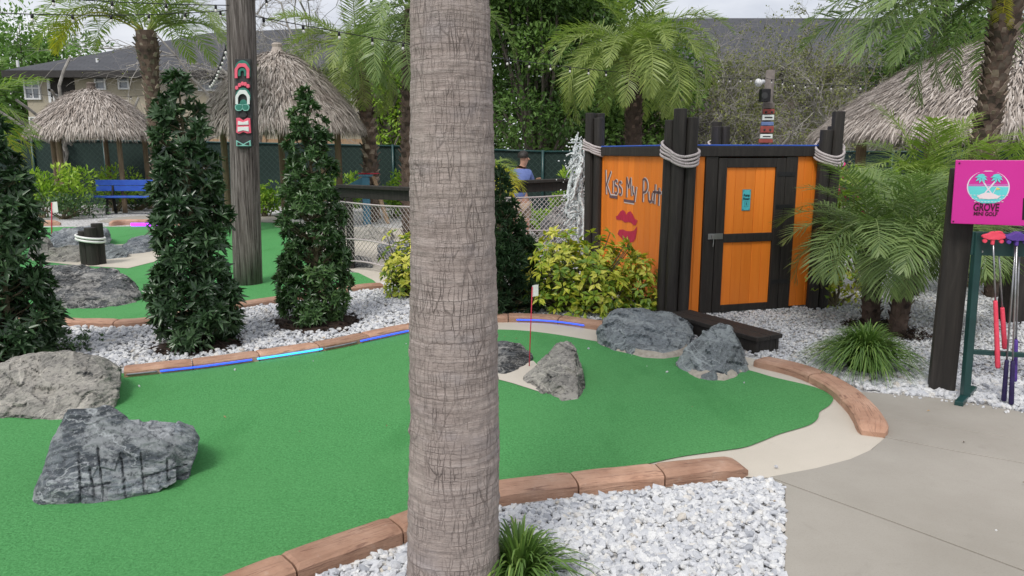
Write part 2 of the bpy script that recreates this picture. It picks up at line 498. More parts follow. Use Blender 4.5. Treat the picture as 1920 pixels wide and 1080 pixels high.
def make_shingle():
    t = NT('roof_shingles')
    br = t.n('ShaderNodeTexBrick'); t.put(br.inputs['Vector'], t.pos((1, 1, 1), src='UV'))
    br.inputs['Scale'].default_value = 1.0; br.inputs['Color1'].default_value = (.068, .071, .080, 1); br.inputs['Color2'].default_value = (.085, .088, .098, 1)
    br.inputs['Mortar'].default_value = (.035, .036, .04, 1); br.inputs['Brick Width'].default_value = .5; br.inputs['Row Height'].default_value = .2; br.inputs['Mortar Size'].default_value = .012
    c = t.mix(t.math('MULTIPLY', t.noise(t.pos(), .8, 6), .5), br.outputs[0], (.085, .088, .098))
    return t.end(c, .85, t.bump(br.outputs['Fac'], -.4, .02), .2)
def make_screen_mesh():
    t = NT('green_windscreen')
    a = t.wave(t.pos((1, 1, 1), (0, R(45), 0)), 2.6, 0, 0); b = t.wave(t.pos((1, 1, 1), (0, R(-45), 0)), 2.6, 0, 0)
    l = t.math('MAXIMUM', t.ramp(a, [(.88, 0.), (.97, 1.)]), t.ramp(b, [(.88, 0.), (.97, 1.)]))
    c = t.mix(t.math('MULTIPLY', l, .5), t.ramp(t.noise(t.pos(), .7, 5), [(.3, (.007, .019, .016)), (.7, (.013, .029, .025))]), (.028, .055, .046))
    return t.end(c, .7, t.bump(t.math('ADD', l, t.noise(t.pos(), 1.5, 3)), .4, .03), .3)
def make_water():
    t = NT('white_water')
    c = t.ramp(t.noise(t.pos((1, 1, .4)), 22, 6, .7), [(.3, (.70, .78, .80)), (.6, (.90, .94, .95))])
    t.end(c, .15, t.bump(t.noise(t.pos((1, 1, .35)), 26, 5, .7), .9, .03), .6)
    t.b.inputs['Transmission Weight'].default_value = .12
    t.b.inputs['Subsurface Weight'].default_value = .0
    return t.m

M = dict(
    turf=make_turf(), concrete=make_concrete('path_concrete', (.305, .282, .245), (.375, .35, .31)),
    apron=make_concrete('cream_concrete', (.52, .475, .405), (.60, .55, .475)),
    joint=pm('joint_grit', (.10, .085, .07), (.22, .19, .16), 40),
    stone=make_stone(), gravel=make_gravel_sheet(),
    ground=pm('rough_grass_ground', (.06, .085, .03), (.14, .13, .07), 1.2, .9, .6, 20),
    mulch=pm('dark_mulch', (.018, .011, .008), (.065, .038, .026), 30, .9, 1.0, 60, dist=.03),
    rock_blue=make_boulder('blue_grey_rock', (.082, .098, .120), (.180, .206, .235), (.45, .475, .50), .34),
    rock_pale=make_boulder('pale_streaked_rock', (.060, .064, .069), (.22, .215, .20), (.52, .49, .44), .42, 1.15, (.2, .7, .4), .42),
    rock_dark=make_boulder('dark_speckled_rock', (.032, .037, .042), (.10, .11, .12), (.40, .39, .37), .38, 1.2, (.9, .2, .1)),
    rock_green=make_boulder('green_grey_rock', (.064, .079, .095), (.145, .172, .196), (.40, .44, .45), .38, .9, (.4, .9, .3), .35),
    dry_leaf=pm('dry_leaf', (.16, .10, .05), (.30, .21, .11), 30, .8, .2, rnd=.5),
    mortar=pm('pale_mortar', (.34, .30, .255), (.52, .47, .40), 30, .9, .9, 80, dist=.01),
    kerb=make_kerb(), palm=make_palm_bark(), pole=make_pole_wood(), orange=make_orange(), dark=make_dark_wood(),
    thatch=make_thatch(), shingle=make_shingle(), screen=make_screen_mesh(), water=make_water(),
    rope=pm('pale_rope', (.42, .37, .375), (.58, .53, .525), 60, .85, .8, 120),
    led_blue=emit_mat('led_blue', (.03, .10, .9), .9), led_cyan=emit_mat('led_cyan', (.03, .38, 1.0), 1.7), led_violet=emit_mat('led_violet', (.38, .02, 1.0), 2.8),
    cable=pm('grey_cable', (.16, .17, .20), (.26, .27, .30), 20, .4, 0),
    black=pm('black_plastic', (.008, .008, .009), (.016, .016, .018), 20, .45, .1),
    bulb=pm('frosted_bulb', (.50, .49, .47), (.60, .59, .57), 10, .12, 0, spec=.7),
    red=pm('red_stick', (.50, .02, .05), (.62, .03, .07), 20, .4, 0), white=pm('white_paint', (.70, .70, .69), (.80, .80, .79), 12, .5, .1),
    blue=pm('blue_paint', (.028, .085, .42), (.04, .12, .52), 5, .45, .2), teal_blue=pm('teal_blue_paint', (.05, .17, .27), (.08, .23, .34), 5, .5, .2),
    stucco=pm('beige_stucco', (.33, .295, .225), (.40, .36, .28), 1.0, .9, .35, 40), stucco2=pm('brown_stucco', (.12, .10, .082), (.17, .145, .12), 1.0, .9, .3, 40),
    fascia=pm('dark_fascia', (.020, .018, .018), (.035, .032, .03), 4, .6, .1), glass=pm('window_glass', (.10, .12, .14), (.26, .29, .32), 1.3, .06, 0, spec=.8),
    recess_shade=pm('painted_recess_shade', (.018, .016, .015), (.03, .027, .025), 2, .8, 0), frame=pm('white_frame', (.62, .63, .64), (.74, .75, .76), 4, .5, 0),  # first entry: near-black paint standing in for shade inside porch and balconies
    tan=pm('tan_fence_wood', (.36, .235, .14), (.47, .33, .21), 3, .75, .3, stretch=(6, 6, 1)), post_wood=pm('hut_post_wood', (.13, .09, .055), (.24, .18, .115), 3, .8, .5, stretch=(9, 9, 1)),
    green_metal=pm('dark_green_metal', (.008, .040, .040), (.014, .058, .056), 8, .35, .1, spec=.5), steel=pm('brushed_steel', (.33, .33, .34), (.45, .45, .46), 14, .28, .1, metal=.9),
    pink=pm('pink_grip', (.78, .06, .11), (.88, .09, .15), 30, .55, .3, 160), purple=pm('purple_grip', (.075, .035, .24), (.11, .05, .33), 30, .5, .3, 160), dpurple=pm('dark_purple_grip', (.016, .010, .055), (.028, .018, .09), 30, .55, .3, 160),
    magenta=pm('magenta_panel', (.58, .018, .285), (.64, .028, .325), 1.6, .38, .04, spec=.45),
    p_white=pm('print_white', (.72, .62, .74), (.78, .70, .80), 5, .45, 0), p_cyan=pm('print_cyan', (.12, .60, .62), (.16, .66, .68), 5, .45, 0), p_mauve=pm('print_mauve', (.52, .13, .44), (.55, .16, .47), 5, .45, 0),
    p_sand=pm('print_sand', (.80, .66, .70), (.84, .70, .74), 5, .45, 0), p_yellow=pm('print_yellow', (.78, .62, .12), (.82, .68, .16), 5, .45, 0), p_wine=pm('print_wine', (.055, .004, .022), (.075, .006, .03), 5, .45, 0),
    p_black=pm('print_black', (.008, .006, .008), (.012, .01, .012), 5, .4, 0),
    teal=pm('teal_plate', (.09, .50, .55), (.12, .56, .60), 5, .4, 0), ink=pm('dark_ink', (.008, .04, .05), (.012, .055, .065), 5, .5, 0),
    letter=pm('brown_letter_paint', (.115, .065, .075), (.16, .095, .105), 30, .6, .1), letter_w=pm('white_letter_paint', (.62, .50, .46), (.72, .62, .58), 30, .6, .1),
    lips=pm('crimson_paint', (.40, .008, .035), (.58, .025, .085), 22, .5, .1, stretch=(3, 3, .5)),
    t_green=pm('carving_green', (.025, .16, .12), (.035, .20, .15), 12, .6, .2), t_pink=pm('carving_pink', (.72, .10, .16), (.80, .14, .21), 12, .6, .2), t_white=pm('carving_white', (.62, .68, .66), (.72, .76, .74), 12, .6, .2),
    t_black=pm('carving_charcoal', (.022, .024, .025), (.045, .046, .048), 12, .6, .3), t_mint=pm('carving_mint', (.18, .45, .38), (.22, .52, .44), 12, .6, .2),
    t_red=pm('totem_red', (.26, .055, .05), (.33, .085, .07), 8, .7, .3), t_blue=pm('totem_blue', (.10, .16, .34), (.16, .22, .42), 8, .7, .3), t_wood=pm('totem_grey', (.11, .095, .088), (.19, .165, .15), 8, .8, .3),
    skin=pm('skin', (.46, .25, .18), (.52, .30, .22), 12, .5, .05), hair=pm('dark_hair', (.010, .008, .007), (.028, .022, .018), 60, .45, .6, 120), shirt=pm('blue_shirt', (.105, .15, .36), (.15, .20, .44), 8, .85, .4, 30), shorts=pm('khaki_shorts', (.30, .22, .16), (.36, .27, .2), 8, .85, .3),
    boot=pm('palm_boot', (.045, .030, .024), (.15, .105, .08), 9, .9, .8, 50, rnd=.5), boot_pale=pm('palm_boot_pale', (.13, .095, .08), (.36, .29, .24), 9, .9, .8, 50, rnd=.75),
    bark=pm('grey_bark', (.075, .062, .05), (.19, .165, .14), 6, .9, .8, 30), twig=pm('bare_twigs', (.17, .16, .145), (.38, .36, .33), 5, .9, 0),
    moss=pm('grey_moss', (.22, .22, .19), (.33, .33, .29), 12, .95, .6),
    flower=pm('magenta_flower', (.55, .02, .14), (.70, .05, .22), 20, .6, 0),
    stem=pm('stem', (.10, .085, .05), (.17, .14, .085), 9, .8, .3),
    frond=leaf_mat('frond_green', gain=1.7, stops= [(0, (.052, .078, .022)), (.4, (.112, .148, .042)), (.8, (.195, .235, .070)), (1, (.29, .32, .105))], rough=.42, trans=.35),
    frond_y=leaf_mat('frond_yellowing', [(0, (.10, .15, .02)), (.5, (.33, .33, .035)), (1, (.56, .43, .05))], .45, .35),
    frond_b=leaf_mat('frond_bright', [(0, (.075, .125, .024)), (.5, (.165, .235, .05)), (1, (.31, .37, .10))], .4, .35),
    frond_d=leaf_mat('frond_deep', gain=1.75, stops= [(0, (.024, .046, .015)), (.4, (.078, .120, .042)), (.8, (.155, .205, .075)), (1, (.26, .30, .12))], rough=.38, trans=.3),
    topiary=leaf_mat('dark_glossy_leaf', [(0, (.010, .024, .011)), (.35, (.028, .060, .026)), (.75, (.062, .112, .052)), (.95, (.105, .165, .078)), (1, (.11, .075, .035))], .30, .12, .55),
    topiary_b=leaf_mat('green_glossy_leaf', [(0, (.012, .030, .011)), (.4, (.036, .080, .026)), (.8, (.078, .145, .050)), (1, (.14, .22, .075))], .32, .15, .5),
    varieg=leaf_mat('variegated_leaf', [(0, (.07, .14, .02)), (.22, (.17, .27, .03)), (.5, (.42, .43, .05)), (1, (.66, .60, .14))], .38, .25, .45),
    lime=leaf_mat('lime_leaf', [(0, (.05, .12, .015)), (.4, (.17, .29, .03)), (1, (.40, .50, .07))], .45, .3),
    juniper=leaf_mat('juniper_leaf', [(0, (.010, .026, .012)), (.5, (.024, .056, .022)), (1, (.06, .115, .045))], .6, .15),
    oak=leaf_mat('oak_leaf', [(0, (.012, .028, .008)), (.35, (.045, .092, .020)), (.7, (.11, .19, .042)), (1, (.19, .29, .065))], .5, .25, .3, .5),
    oak_l=leaf_mat('pale_tree_leaf', [(0, (.04, .085, .02)), (.5, (.11, .20, .05)), (1, (.20, .32, .09))], .5, .3, .3, .4),
    bud=leaf_mat('sparse_bud_leaf', [(0, (.085, .095, .035)), (.5, (.15, .165, .055)), (1, (.24, .25, .08))], .6, .3),
    grass=leaf_mat('lilyturf_blade', [(0, (.030, .065, .014)), (.5, (.085, .155, .034)), (1, (.24, .33, .085))], .4, .25),
)

def set_uv(o, uv):
    me = o.data; ly = me.uv_layers.new(name='UVMap')
    ix = np.empty(len(me.loops), np.int32); me.loops.foreach_get('vertex_index', ix)
    ly.data.foreach_set('uv', np.asarray(uv, np.float32)[ix].ravel())

def sheet(name, pts, z, mat, **kw):
    mb = MB(); a = np.array([[p[0], p[1], z] for p in pts])
    mb.add(a, [tuple(range(len(a)))], .5)
    o = mk(name, mb, mat, **kw)
    n = o.data.polygons[0].normal
    if n.z < 0:
        o.data.flip_normals()
    return o
def GG(lst, z=0.0):
    return [G(x, y, z) for x, y in lst]

# ================================================================== THE SETTING
Z_GRAVEL, Z_APRON, Z_TURF, Z_PATH = 0.0, 0.006, 0.012, 0.014
sheet('ground', [(-120, -30), (120, -30), (120, 200), (-120, 200)], -.04, M['ground'], kind='structure')
sheet('gravel_bed', [(-22, .4), (13, .4), (16, 30), (-22, 30)], Z_GRAVEL, M['gravel'], kind='structure')

# the near green, its cream concrete surround, and the greens further back
GREEN_EDGE = GG([(1200, 877), (1270, 861), (1330, 852), (1392, 843), (1425, 832), (1462, 817), (1515, 801), (1533, 788), (1537, 775), (1556, 762), (1560, 746), (1525, 728),
              (1450, 710), (1405, 697), (1330, 680), (1230, 662), (1110, 641), (1040, 629), (980, 622), (930, 620), (860, 619), (800, 622)])
green1 = GG([(-420, 1500), (120, 1290), (330, 1180), (455, 1110), (590, 1056), (690, 1015), (780, 975), (936, 928), (1080, 905), (1150, 889)]) + list(catmull(GREEN_EDGE, 4)) + \
    GG([(770, 618), (600, 654), (400, 684), (230, 703), (60, 716), (-350, 725), (-1200, 720)])
sheet('putting_green', green1, Z_TURF, M['turf'], kind='structure')
apron = GG([(1060, 915), (1290, 888), (1412, 897), (1442, 898), (1530, 881), (1592, 864), (1632, 846), (1658, 824), (1612, 800), (1600, 775), (1560, 725), (1490, 695), (1405, 672), (1240, 640), (1130, 617), (1030, 604), (930, 602), (840, 606), (760, 628), (900, 720), (1100, 800)])
sheet('concrete_apron', apron, Z_APRON, M['apron'], kind='structure')
sheet('cup_sand_patch', GG([(928, 690), (1000, 680), (1040, 720), (1010, 738), (960, 722), (930, 714), (880, 700)]), Z_TURF + .004, M['apron'], kind='structure')
green2 = GG([(-900, 612), (60, 606), (150, 608), (265, 606), (450, 577), (516, 566), (600, 556), (671, 543), (712, 538), (700, 527), (672, 513), (655, 512), (632, 500), (600, 480), (560, 455), (530, 419), (490, 418), (440, 425), (330, 424), (210, 426), (60, 427), (-300, 430)])
sheet('putting_green', green2, Z_TURF, M['turf'], kind='structure')
sheet('concrete_apron', GG([(240, 505), (150, 500), (60, 490), (60, 470), (300, 455), (330, 480), (300, 490)]), Z_TURF + .004, M['apron'], kind='structure')
sheet('concrete_apron', GG([(712, 538), (672, 513), (632, 500), (560, 455), (560, 425), (900, 430), (900, 520)]), Z_APRON, M['apron'], kind='structure')
path_far = GG([(182, 415), (230, 407), (330, 401), (440, 402), (540, 403), (540, 418), (490, 417), (440, 420), (330, 420), (210, 420)])
sheet('garden_path', path_far, Z_APRON, M['concrete'], kind='structure')
sheet('garden_path', GG([(1820, 520), (1900, 500), (2300, 480), (2300, 600), (1930, 580), (1840, 560)]), Z_APRON, M['concrete'], kind='structure')

# concrete path on the right: slabs parted by joints
sheet('path_joint_bed', GG([(1470, 1500), (1472, 912), (1440, 898), (1530, 881), (1658, 824), (1650, 770), (1622, 736), (1760, 748), (1920, 776), (2600, 880), (2600, 1500)]), Z_APRON - .003, M['joint'], kind='structure')
path = bpy.data.objects.new('concrete_path', None); COL.objects.link(path); WL[path.name] = np.zeros(3); path['kind'] = 'structure'
def slab(pts):
    mb = MB(); a = np.array([[p[0], p[1], -.05] for p in pts]); mb.prism(a, (0, 0, .05 + Z_PATH))
    o = mk('concrete_slab', mb, M['concrete'], path, bevel=.003)
    bm = bmesh.new(); bm.from_mesh(o.data); bmesh.ops.recalc_face_normals(bm, faces=bm.faces); bm.to_mesh(o.data); bm.free()
def shift(line, dn):
    a = np.array(line, float); t = np.gradient(a[:, :2], axis=0); t /= np.linalg.norm(t, axis=1)[:, None]
    a[:, 0] += -t[:, 1] * dn; a[:, 1] += t[:, 0] * dn
    return a
J1 = GG([(1442, 899), (1680, 986), (1920, 1076), (2500, 1294)])
J2 = GG([(1659, 824), (1780, 848), (1920, 873), (2700, 1012)])
J3 = GG([(1640, 785), (1790, 808), (1920, 829), (2700, 955)])
J1a, J1b = shift(J1, -.005), shift(J1, .005); J2a, J2b = shift(J2, -.005), shift(J2, .005); J3a, J3b = shift(J3, -.003), shift(J3, .003)
slab(GG([(1471, 1500), (1471, 1080), (1472, 914)]) + list(J1a) + GG([(2500, 1500)]))
slab(list(J1b[::-1]) + GG([(1530, 882), (1594, 865), (1634, 847)]) + list(J2a))
slab(list(J2b[::-1]) + GG([(1656, 800)]) + list(J3a))
slab(list(J3b[::-1]) + GG([(1618, 772), (1592, 736), (1680, 743), (1762, 750), (1850, 764), (1920, 777), (2700, 880)]))

# ------------------------------------------------------------------ kerbs
def kerb(label, line, side, h=.072, w=.150, blen=.47, group=None, ends=(False, False), z0=-.02, name='terracotta_kerb'):
    """line = ground edge nearest the viewer; side = +1/-1 where the body lies"""
    c = catmull(line, 14)[:, :2]
    c, L = resample(c, .02)
    t = np.gradient(c, axis=0); t /= np.linalg.norm(t, axis=1)[:, None]
    nrm = np.stack([-t[:, 1], t[:, 0]], 1) * side
    r = root(name, label, 'kerb', (*c[len(c) // 2], 0), group)
    nb = max(1, int(round(L / blen))); m = len(c)
    prof = np.array([(0, z0), (0, h * .70), (.016, h * .93), (.036, h), (w - .036, h), (w - .016, h * .93), (w, h * .70), (w, z0)])
    pl = np.concatenate([[0], np.cumsum(np.linalg.norm(np.diff(prof, axis=0), axis=1))])
    for b in range(nb):
        i0, i1 = int(b * (m - 1) / nb), int((b + 1) * (m - 1) / nb)
        ss = np.unique(np.linspace(i0, i1, 15).astype(int))
        mb = MB(); vs = []; uv = []
        for q, i in enumerate(ss):
            e = 0.0045 * (1 if q == 0 else (-1 if q == len(ss) - 1 else 0))
            base = c[i] + t[i] * e
            shr = .010 if q in (0, len(ss) - 1) else 0
            lift = .004 * mnoise.noise(Vector((c[i][0] * 5, c[i][1] * 5, b)))
            pr = prof.copy()
            if (b == 0 and ends[0] and q < 3) or (b == nb - 1 and ends[1] and q > len(ss) - 4):
                k = min(q, len(ss) - 1 - q); f = (.45, .8, .95)[k]
                pr[:, 1] = np.minimum(pr[:, 1], h * f); pr[:, 0] = w / 2 + (pr[:, 0] - w / 2) * (.72, .9, .98)[k]
            for (a_, z_), ll in zip(pr, pl):
                wob = .003 * mnoise.noise(Vector((c[i][0] * 14, c[i][1] * 14, z_ * 40)))
                zz = z_ + lift - (shr * .6 if z_ > h * .9 else 0)
                xy = base + nrm[i] * (a_ + wob)
                vs.append((xy[0], xy[1], zz)); uv.append((i * .02 + b * 3.7, ll))
        k = len(prof); f = []
        for q in range(len(ss) - 1):
            for j in range(k - 1):
                f.append((q * k + j, q * k + j + 1, (q + 1) * k + j + 1, (q + 1) * k + j))
        f.append(tuple(range(k))); f.append(tuple((len(ss) - 1) * k + j for j in range(k - 1, -1, -1)))
        mb.add(vs, f, random.random())
        o = mk('kerb_block', mb, M['kerb'], r); set_uv(o, uv)
        bm = bmesh.new(); bm.from_mesh(o.data); bmesh.ops.recalc_face_normals(bm, faces=bm.faces); bm.to_mesh(o.data); bm.free()
    return c, nrm
KA = GG([(60, 1330), (300, 1205), (460, 1136), (593, 1080), (728, 1031), (850, 985), (936, 951), (1084, 931), (1269, 911), (1345, 903), (1408, 897)])
kerb('terracotta kerb in front, between near green and coarse white gravel', KA, 1, ends=(False, True))
KB = GG([(1408, 688), (1490, 709), (1548, 738), (1585, 772), (1602, 800), (1606, 817)])
kerb('curved terracotta kerb beside the concrete path, right of the green', KB, 1, w=.17, ends=(True, True))
KC = GG([(232, 711), (400, 692), (600, 662), (700, 641), (770, 626), (850, 612), (930, 606), (1030, 608), (1132, 622)])
kc, kcn = kerb('long terracotta kerb with blue light strips behind the near green', KC, 1)
KD = GG([(-250, 610), (60, 613), (150, 616), (262, 615), (360, 598), (450, 582), (516, 572), (600, 560), (671, 548), (720, 543)])
kerb('terracotta kerb running behind the clipped shrubs, edge of the back green', KD, 1, blen=.6)
kerb('short terracotta kerb end by the far path, right of the rope bollard', GG([(208, 424), (240, 422), (300, 422), (350, 424)]), 1, h=.12, blen=.9, ends=(True, False))
kerb('short terracotta kerb end by the far path, near the left clipped shrub', GG([(-60, 426), (40, 426), (70, 424), (112, 423)]), 1, h=.12, blen=.9, ends=(False, True))

def led(name, label, px0, px1, mat, z=.034):
    """light tube on the green-side face of the long kerb between two photo columns"""
    out = []
    for i in range(len(kc)):
        x = 960 + FPX * kc[i][0] / (kc[i][1] * CP + CAM_H * SP)
        if px0 <= x <= px1:
            p = kc[i] - kcn[i] * .009
            out.append((p[0], p[1], z))
    mb = MB(); mb.tube(np.array(out), .0065, 8)
    return mk(name, mb, mat, smooth=True, label=label, cat='light strip')
led('led_strip', 'bright cyan lit tube on the long kerb, left of the palm trunk', 478, 606, M['led_cyan'])
led('led_strip', 'deep blue lit tube at the left end of the long kerb', 300, 477, M['led_blue'])
led('led_strip', 'blue lit tube on the kerb just left of the palm trunk', 672, 790, M['led_blue'])
led('led_strip', 'blue lit tube on the kerb behind the red flag stick', 965, 1097, M['led_blue'])
led('power_cable', 'thin grey unlit cable along the left end of the long kerb', 234, 299, M['cable'])
led('power_cable', 'thin grey unlit cable between two blue tubes on the long kerb', 607, 671, M['cable'])
for px0, px1, lab in ((246, 300, 'violet lit tube on far kerb beside the blue bench'), (18, 48, 'violet lit tube at the far left edge, behind the shrub')):
    mb = MB(); mb.tube([P(px0, 421, 16.3), P((px0 + px1) / 2, 421, 16.3), P(px1, 421.5, 16.3)], .032, 8)
    mk('led_strip', mb, M['led_violet'], smooth=True, label=lab, cat='light strip')

# ------------------------------------------------------------------ gravel stones
def ico():
    bm = bmesh.new(); bmesh.ops.create_icosphere(bm, subdivisions=1, radius=1)
    v = np.array([x.co[:] for x in bm.verts]); f = np.array([[q.index for q in p.verts] for p in bm.faces]); bm.free()
    return v, f
IV, IF = ico()
def disc(c, r, n=24):
    return np.array([[c[0] + r * (1 + .1 * math.sin(3 * a)) * math.cos(a), c[1] + .8 * r * math.sin(a)] for a in np.linspace(0, 2 * PI, n, endpoint=False)])
def stones(name, label, region, holes, n, smin, smax, layers=.02, flat=.62, zoff=0.0, angular=.22):
    lo, hi = np.min(np.array(region)[:, :2], 0), np.max(np.array(region)[:, :2], 0)
    pts = np.zeros((0, 2))
    while len(pts) < n:
        c = rng.uniform(lo, hi, (n * 3, 2)); k = inside(region, c)
        for h_ in holes: k &= ~inside(h_, c)
        pts = np.vstack([pts, c[k]])
    pts = pts[:n]
    mb = MB(); per = n // 6 + 1
    for q in range(6):
        pp = pts[q * per:(q + 1) * per]
        if not len(pp): continue
        tv = IV * (1 + rng.uniform(-angular, angular, (12, 1))) * np.array([1.25, .9, flat]) + rng.normal(0, .05, (12, 3))
        s = smin * (smax / smin) ** rng.beta(1.6, 2.2, len(pp))
        Rm = rand_rot(len(pp))
        # lay the stones flat-ish: blend towards an upright frame
        a = rng.uniform(0, 2 * PI, len(pp)); tilt = rng.normal(0, .45, len(pp)); tl2 = rng.normal(0, .45, len(pp))
        fw = np.stack([np.cos(a), np.sin(a), tilt], 1); up = np.stack([tl2 * np.sin(a), -tl2 * np.cos(a), np.ones(len(pp))], 1)
        mats = frames(fw, up) * s[:, None, None]
        locs = np.stack([pp[:, 0], pp[:, 1], zoff + s * .35 + rng.uniform(0, layers, len(pp))], 1)
        mb.inst(tv, IF, mats, locs, rng.beta(2.4, 1.7, len(pp)))
    return mk(name, mb, M['stone'], label=label, cat='gravel', kind='stuff')
bed1 = GG([(380, 1185), (480, 1140), (593, 1088), (728, 1040), (850, 994), (936, 958), (1084, 938), (1269, 918), (1412, 902), (1440, 903), (1469, 916), (1469, 1080), (1469, 1350), (500, 1350)])
stones('gravel_stones', 'coarse white crushed gravel in front bed, beside the palm trunk', bed1, [], 14000, .0075, .027, .016)
bed3 = GG([(-120, 690), (60, 690), (228, 690), (400, 672), (600, 642), (700, 624), (770, 609), (850, 597), (930, 592), (1030, 594), (1140, 604), (1200, 590), (1090, 545), (1000, 540), (900, 530), (722, 534), (671, 540), (600, 552), (516, 563), (450, 572), (360, 589), (262, 604), (150, 605), (60, 603), (-250, 600)])
stones('gravel_stones', 'rounded white pebbles between the clipped shrubs and the kerb', bed3, [disc(G(590, 612) + [0, .06, 0], .40), disc(G(362, 655) + [0, .08, 0], .33)], 15000, .010, .030, .016, .7)
shedC = np.array([1.60, 7.22])
bed2 = GG([(1150, 600), (1240, 640), (1405, 668), (1490, 686), (1560, 705), (1625, 732), (1690, 738), (1762, 744), (1850, 758), (1920, 770), (2080, 800), (2080, 600), (1990, 540), (1830, 530), (1480, 560), (1300, 575)])
stones('gravel_stones', 'fine white gravel in front of the orange shed and around the palms', bed2, [disc(G(1690, 632), .20), disc(G(1632, 612), .18)], 24000, .007, .021, .012)
stones('gravel_stones', 'larger white stones lining the path edge near the putter rack', GG([(1640, 738), (1762, 748), (1850, 762), (1920, 774), (2080, 803), (2080, 740), (1850, 712), (1700, 700), (1600, 695), (1480, 672), (1420, 662), (1560, 712)]), [], 1500, .014, .034, .012, .7)

# ------------------------------------------------------------------ boulders
def boulder(label, pts, mat, seed=0, amp=.028, edge=.035, group=None, cat='boulder', cuts=(), mortar=0.0):
    """pts: one hull or a list of overlapping hulls; cuts: (px,py)-(px,py) cracks sunk into the face seen from the path"""
    hulls = pts if isinstance(pts[0], list) else [pts]
    mb = MB(); allp = []
    for hi_, hp in enumerate(hulls):
        bm = bmesh.new()
        for p in hp: bm.verts.new(p)
        r = bmesh.ops.convex_hull(bm, input=bm.verts)
        bmesh.ops.delete(bm, geom=[g for g in r['geom_interior'] if isinstance(g, bmesh.types.BMVert)], context='VERTS')
        bmesh.ops.triangulate(bm, faces=bm.faces)
        # break the hull into sharp facets with a few clean splits
        g_ = np.random.default_rng(seed * 17 + hi_ + 3); A_ = np.array([v.co[:] for v in bm.verts]); cen = A_.mean(0); ext = A_.max(0) - A_.min(0)
        for _ in range(11):
            nd = g_.normal(size=3); nd[2] = abs(nd[2]) * .8; nd /= np.linalg.norm(nd)
            sup = max(np.dot(v.co - Vector(cen), nd) for v in bm.verts)
            po = cen + nd * sup * g_.uniform(.88, .965)
            rr = bmesh.ops.bisect_plane(bm, geom=bm.verts[:] + bm.edges[:] + bm.faces[:], plane_co=po, plane_no=nd, clear_outer=True)
            ed = [e for e in rr['geom_cut'] if isinstance(e, bmesh.types.BMEdge)]
            if ed: bmesh.ops.contextual_create(bm, geom=ed)
        bmesh.ops.recalc_face_normals(bm, faces=bm.faces); bmesh.ops.triangulate(bm, faces=bm.faces)
        for _ in range(8):
            es = [e for e in bm.edges if e.calc_length() > edge]
            if not es: break
            bmesh.ops.subdivide_edges(bm, edges=es, cuts=1, use_grid_fill=False)
            bmesh.ops.triangulate(bm, faces=bm.faces)
        bm.normal_update()
        so = Vector((seed * 3.1 + hi_, seed * 1.7, seed * .9)); mv = {}
        for v in bm.verts:
            q = v.co + so
            ridge = 1 - abs(mnoise.noise(Vector((q.x * 5 + q.z * 2, q.y * 5, q.z * 4)))) * 2
            cell = mnoise.cell(Vector((q.x * 9 + .8 * mnoise.noise(q * 4), q.y * 9, q.z * 11 + q.x * 4)))
            d = amp * .42 * mnoise.fractal(q * 3.5, 1.0, 2.0, 5) + amp * .30 * ridge * ridge + amp * .40 * cell + amp * .14 * mnoise.noise(q * 30)
            for (x0, y0), (x1, y1) in cuts:
                if v.normal.y < .1:
                    dep = v.co.y * CP + (CAM_H - v.co.z) * SP
                    X = 960 + FPX * v.co.x / dep; Y = 540 + FPX * (v.co.y * SP - (CAM_H - v.co.z) * -CP - v.co.y * 2 * SP) / dep if False else 540 - FPX * (v.co.y * SP + (v.co.z - CAM_H) * CP) / dep
                    tt = max(0, min(1, ((X - x0) * (x1 - x0) + (Y - y0) * (y1 - y0)) / ((x1 - x0) ** 2 + (y1 - y0) ** 2)))
                    dist = math.hypot(X - x0 - tt * (x1 - x0), Y - y0 - tt * (y1 - y0)) + 1.2 * mnoise.noise(q * 40)
                    if dist < 2.3: d -= .020 * (1 - dist / 2.3)
            mv[v] = v.co + v.normal * d
        for v, c in mv.items(): v.co = c
        bm.verts.index_update()
        V = np.array([v.co[:] for v in bm.verts])
        F = np.array([[v.index for v in f.verts] for f in bm.faces]); bm.free()
        mb.add(V, F, .5); allp.append(V)
    o = mk('boulder', mb, mat, smooth=True, label=label, cat=cat, group=group)
    o.data.set_sharp_from_angle(angle=R(24))
    if mortar:
        A = np.concatenate(allp); A = A[A[:, 2] < .06]; c = A[:, :2].mean(0); an = np.arctan2(A[:, 1] - c[1], A[:, 0] - c[0]); ra = np.hypot(A[:, 0] - c[0], A[:, 1] - c[1])
        n_ = 72; R_ = []
        for k in range(n_):
            a = -PI + 2 * PI * (k + .5) / n_; m = np.abs((an - a + PI) % (2 * PI) - PI) < .12
            R_.append(ra[m].max() if m.any() else np.nan)
        R_ = np.array(R_); ok = ~np.isnan(R_); R_ = np.interp(np.arange(n_), np.arange(n_)[ok], R_[ok])
        vs = []
        for f_, z_ in ((-.08, .045), (-.05, .022), (-.036, .010), (-.026, .0)):
            for k in range(n_):
                a = -PI + 2 * PI * (k + .5) / n_; w_ = R_[k] + (f_ * (1 + .6 * mnoise.noise(Vector((k * .5, seed, 0))))) * mortar
                vs.append((c[0] + w_ * math.cos(a), c[1] + w_ * math.sin(a), z_ * (.8 + .5 * mnoise.noise(Vector((k * .4, seed, z_ * 30)))) + Z_TURF))
        m_ = MB(); m_.add(vs, [(q * n_ + k, q * n_ + (k + 1) % n_, (q + 1) * n_ + (k + 1) % n_, (q + 1) * n_ + k) for q in range(3) for k in range(n_)], .5)
        mk('mortar_bed', m_, M['mortar'], o, smooth=True)
    return o
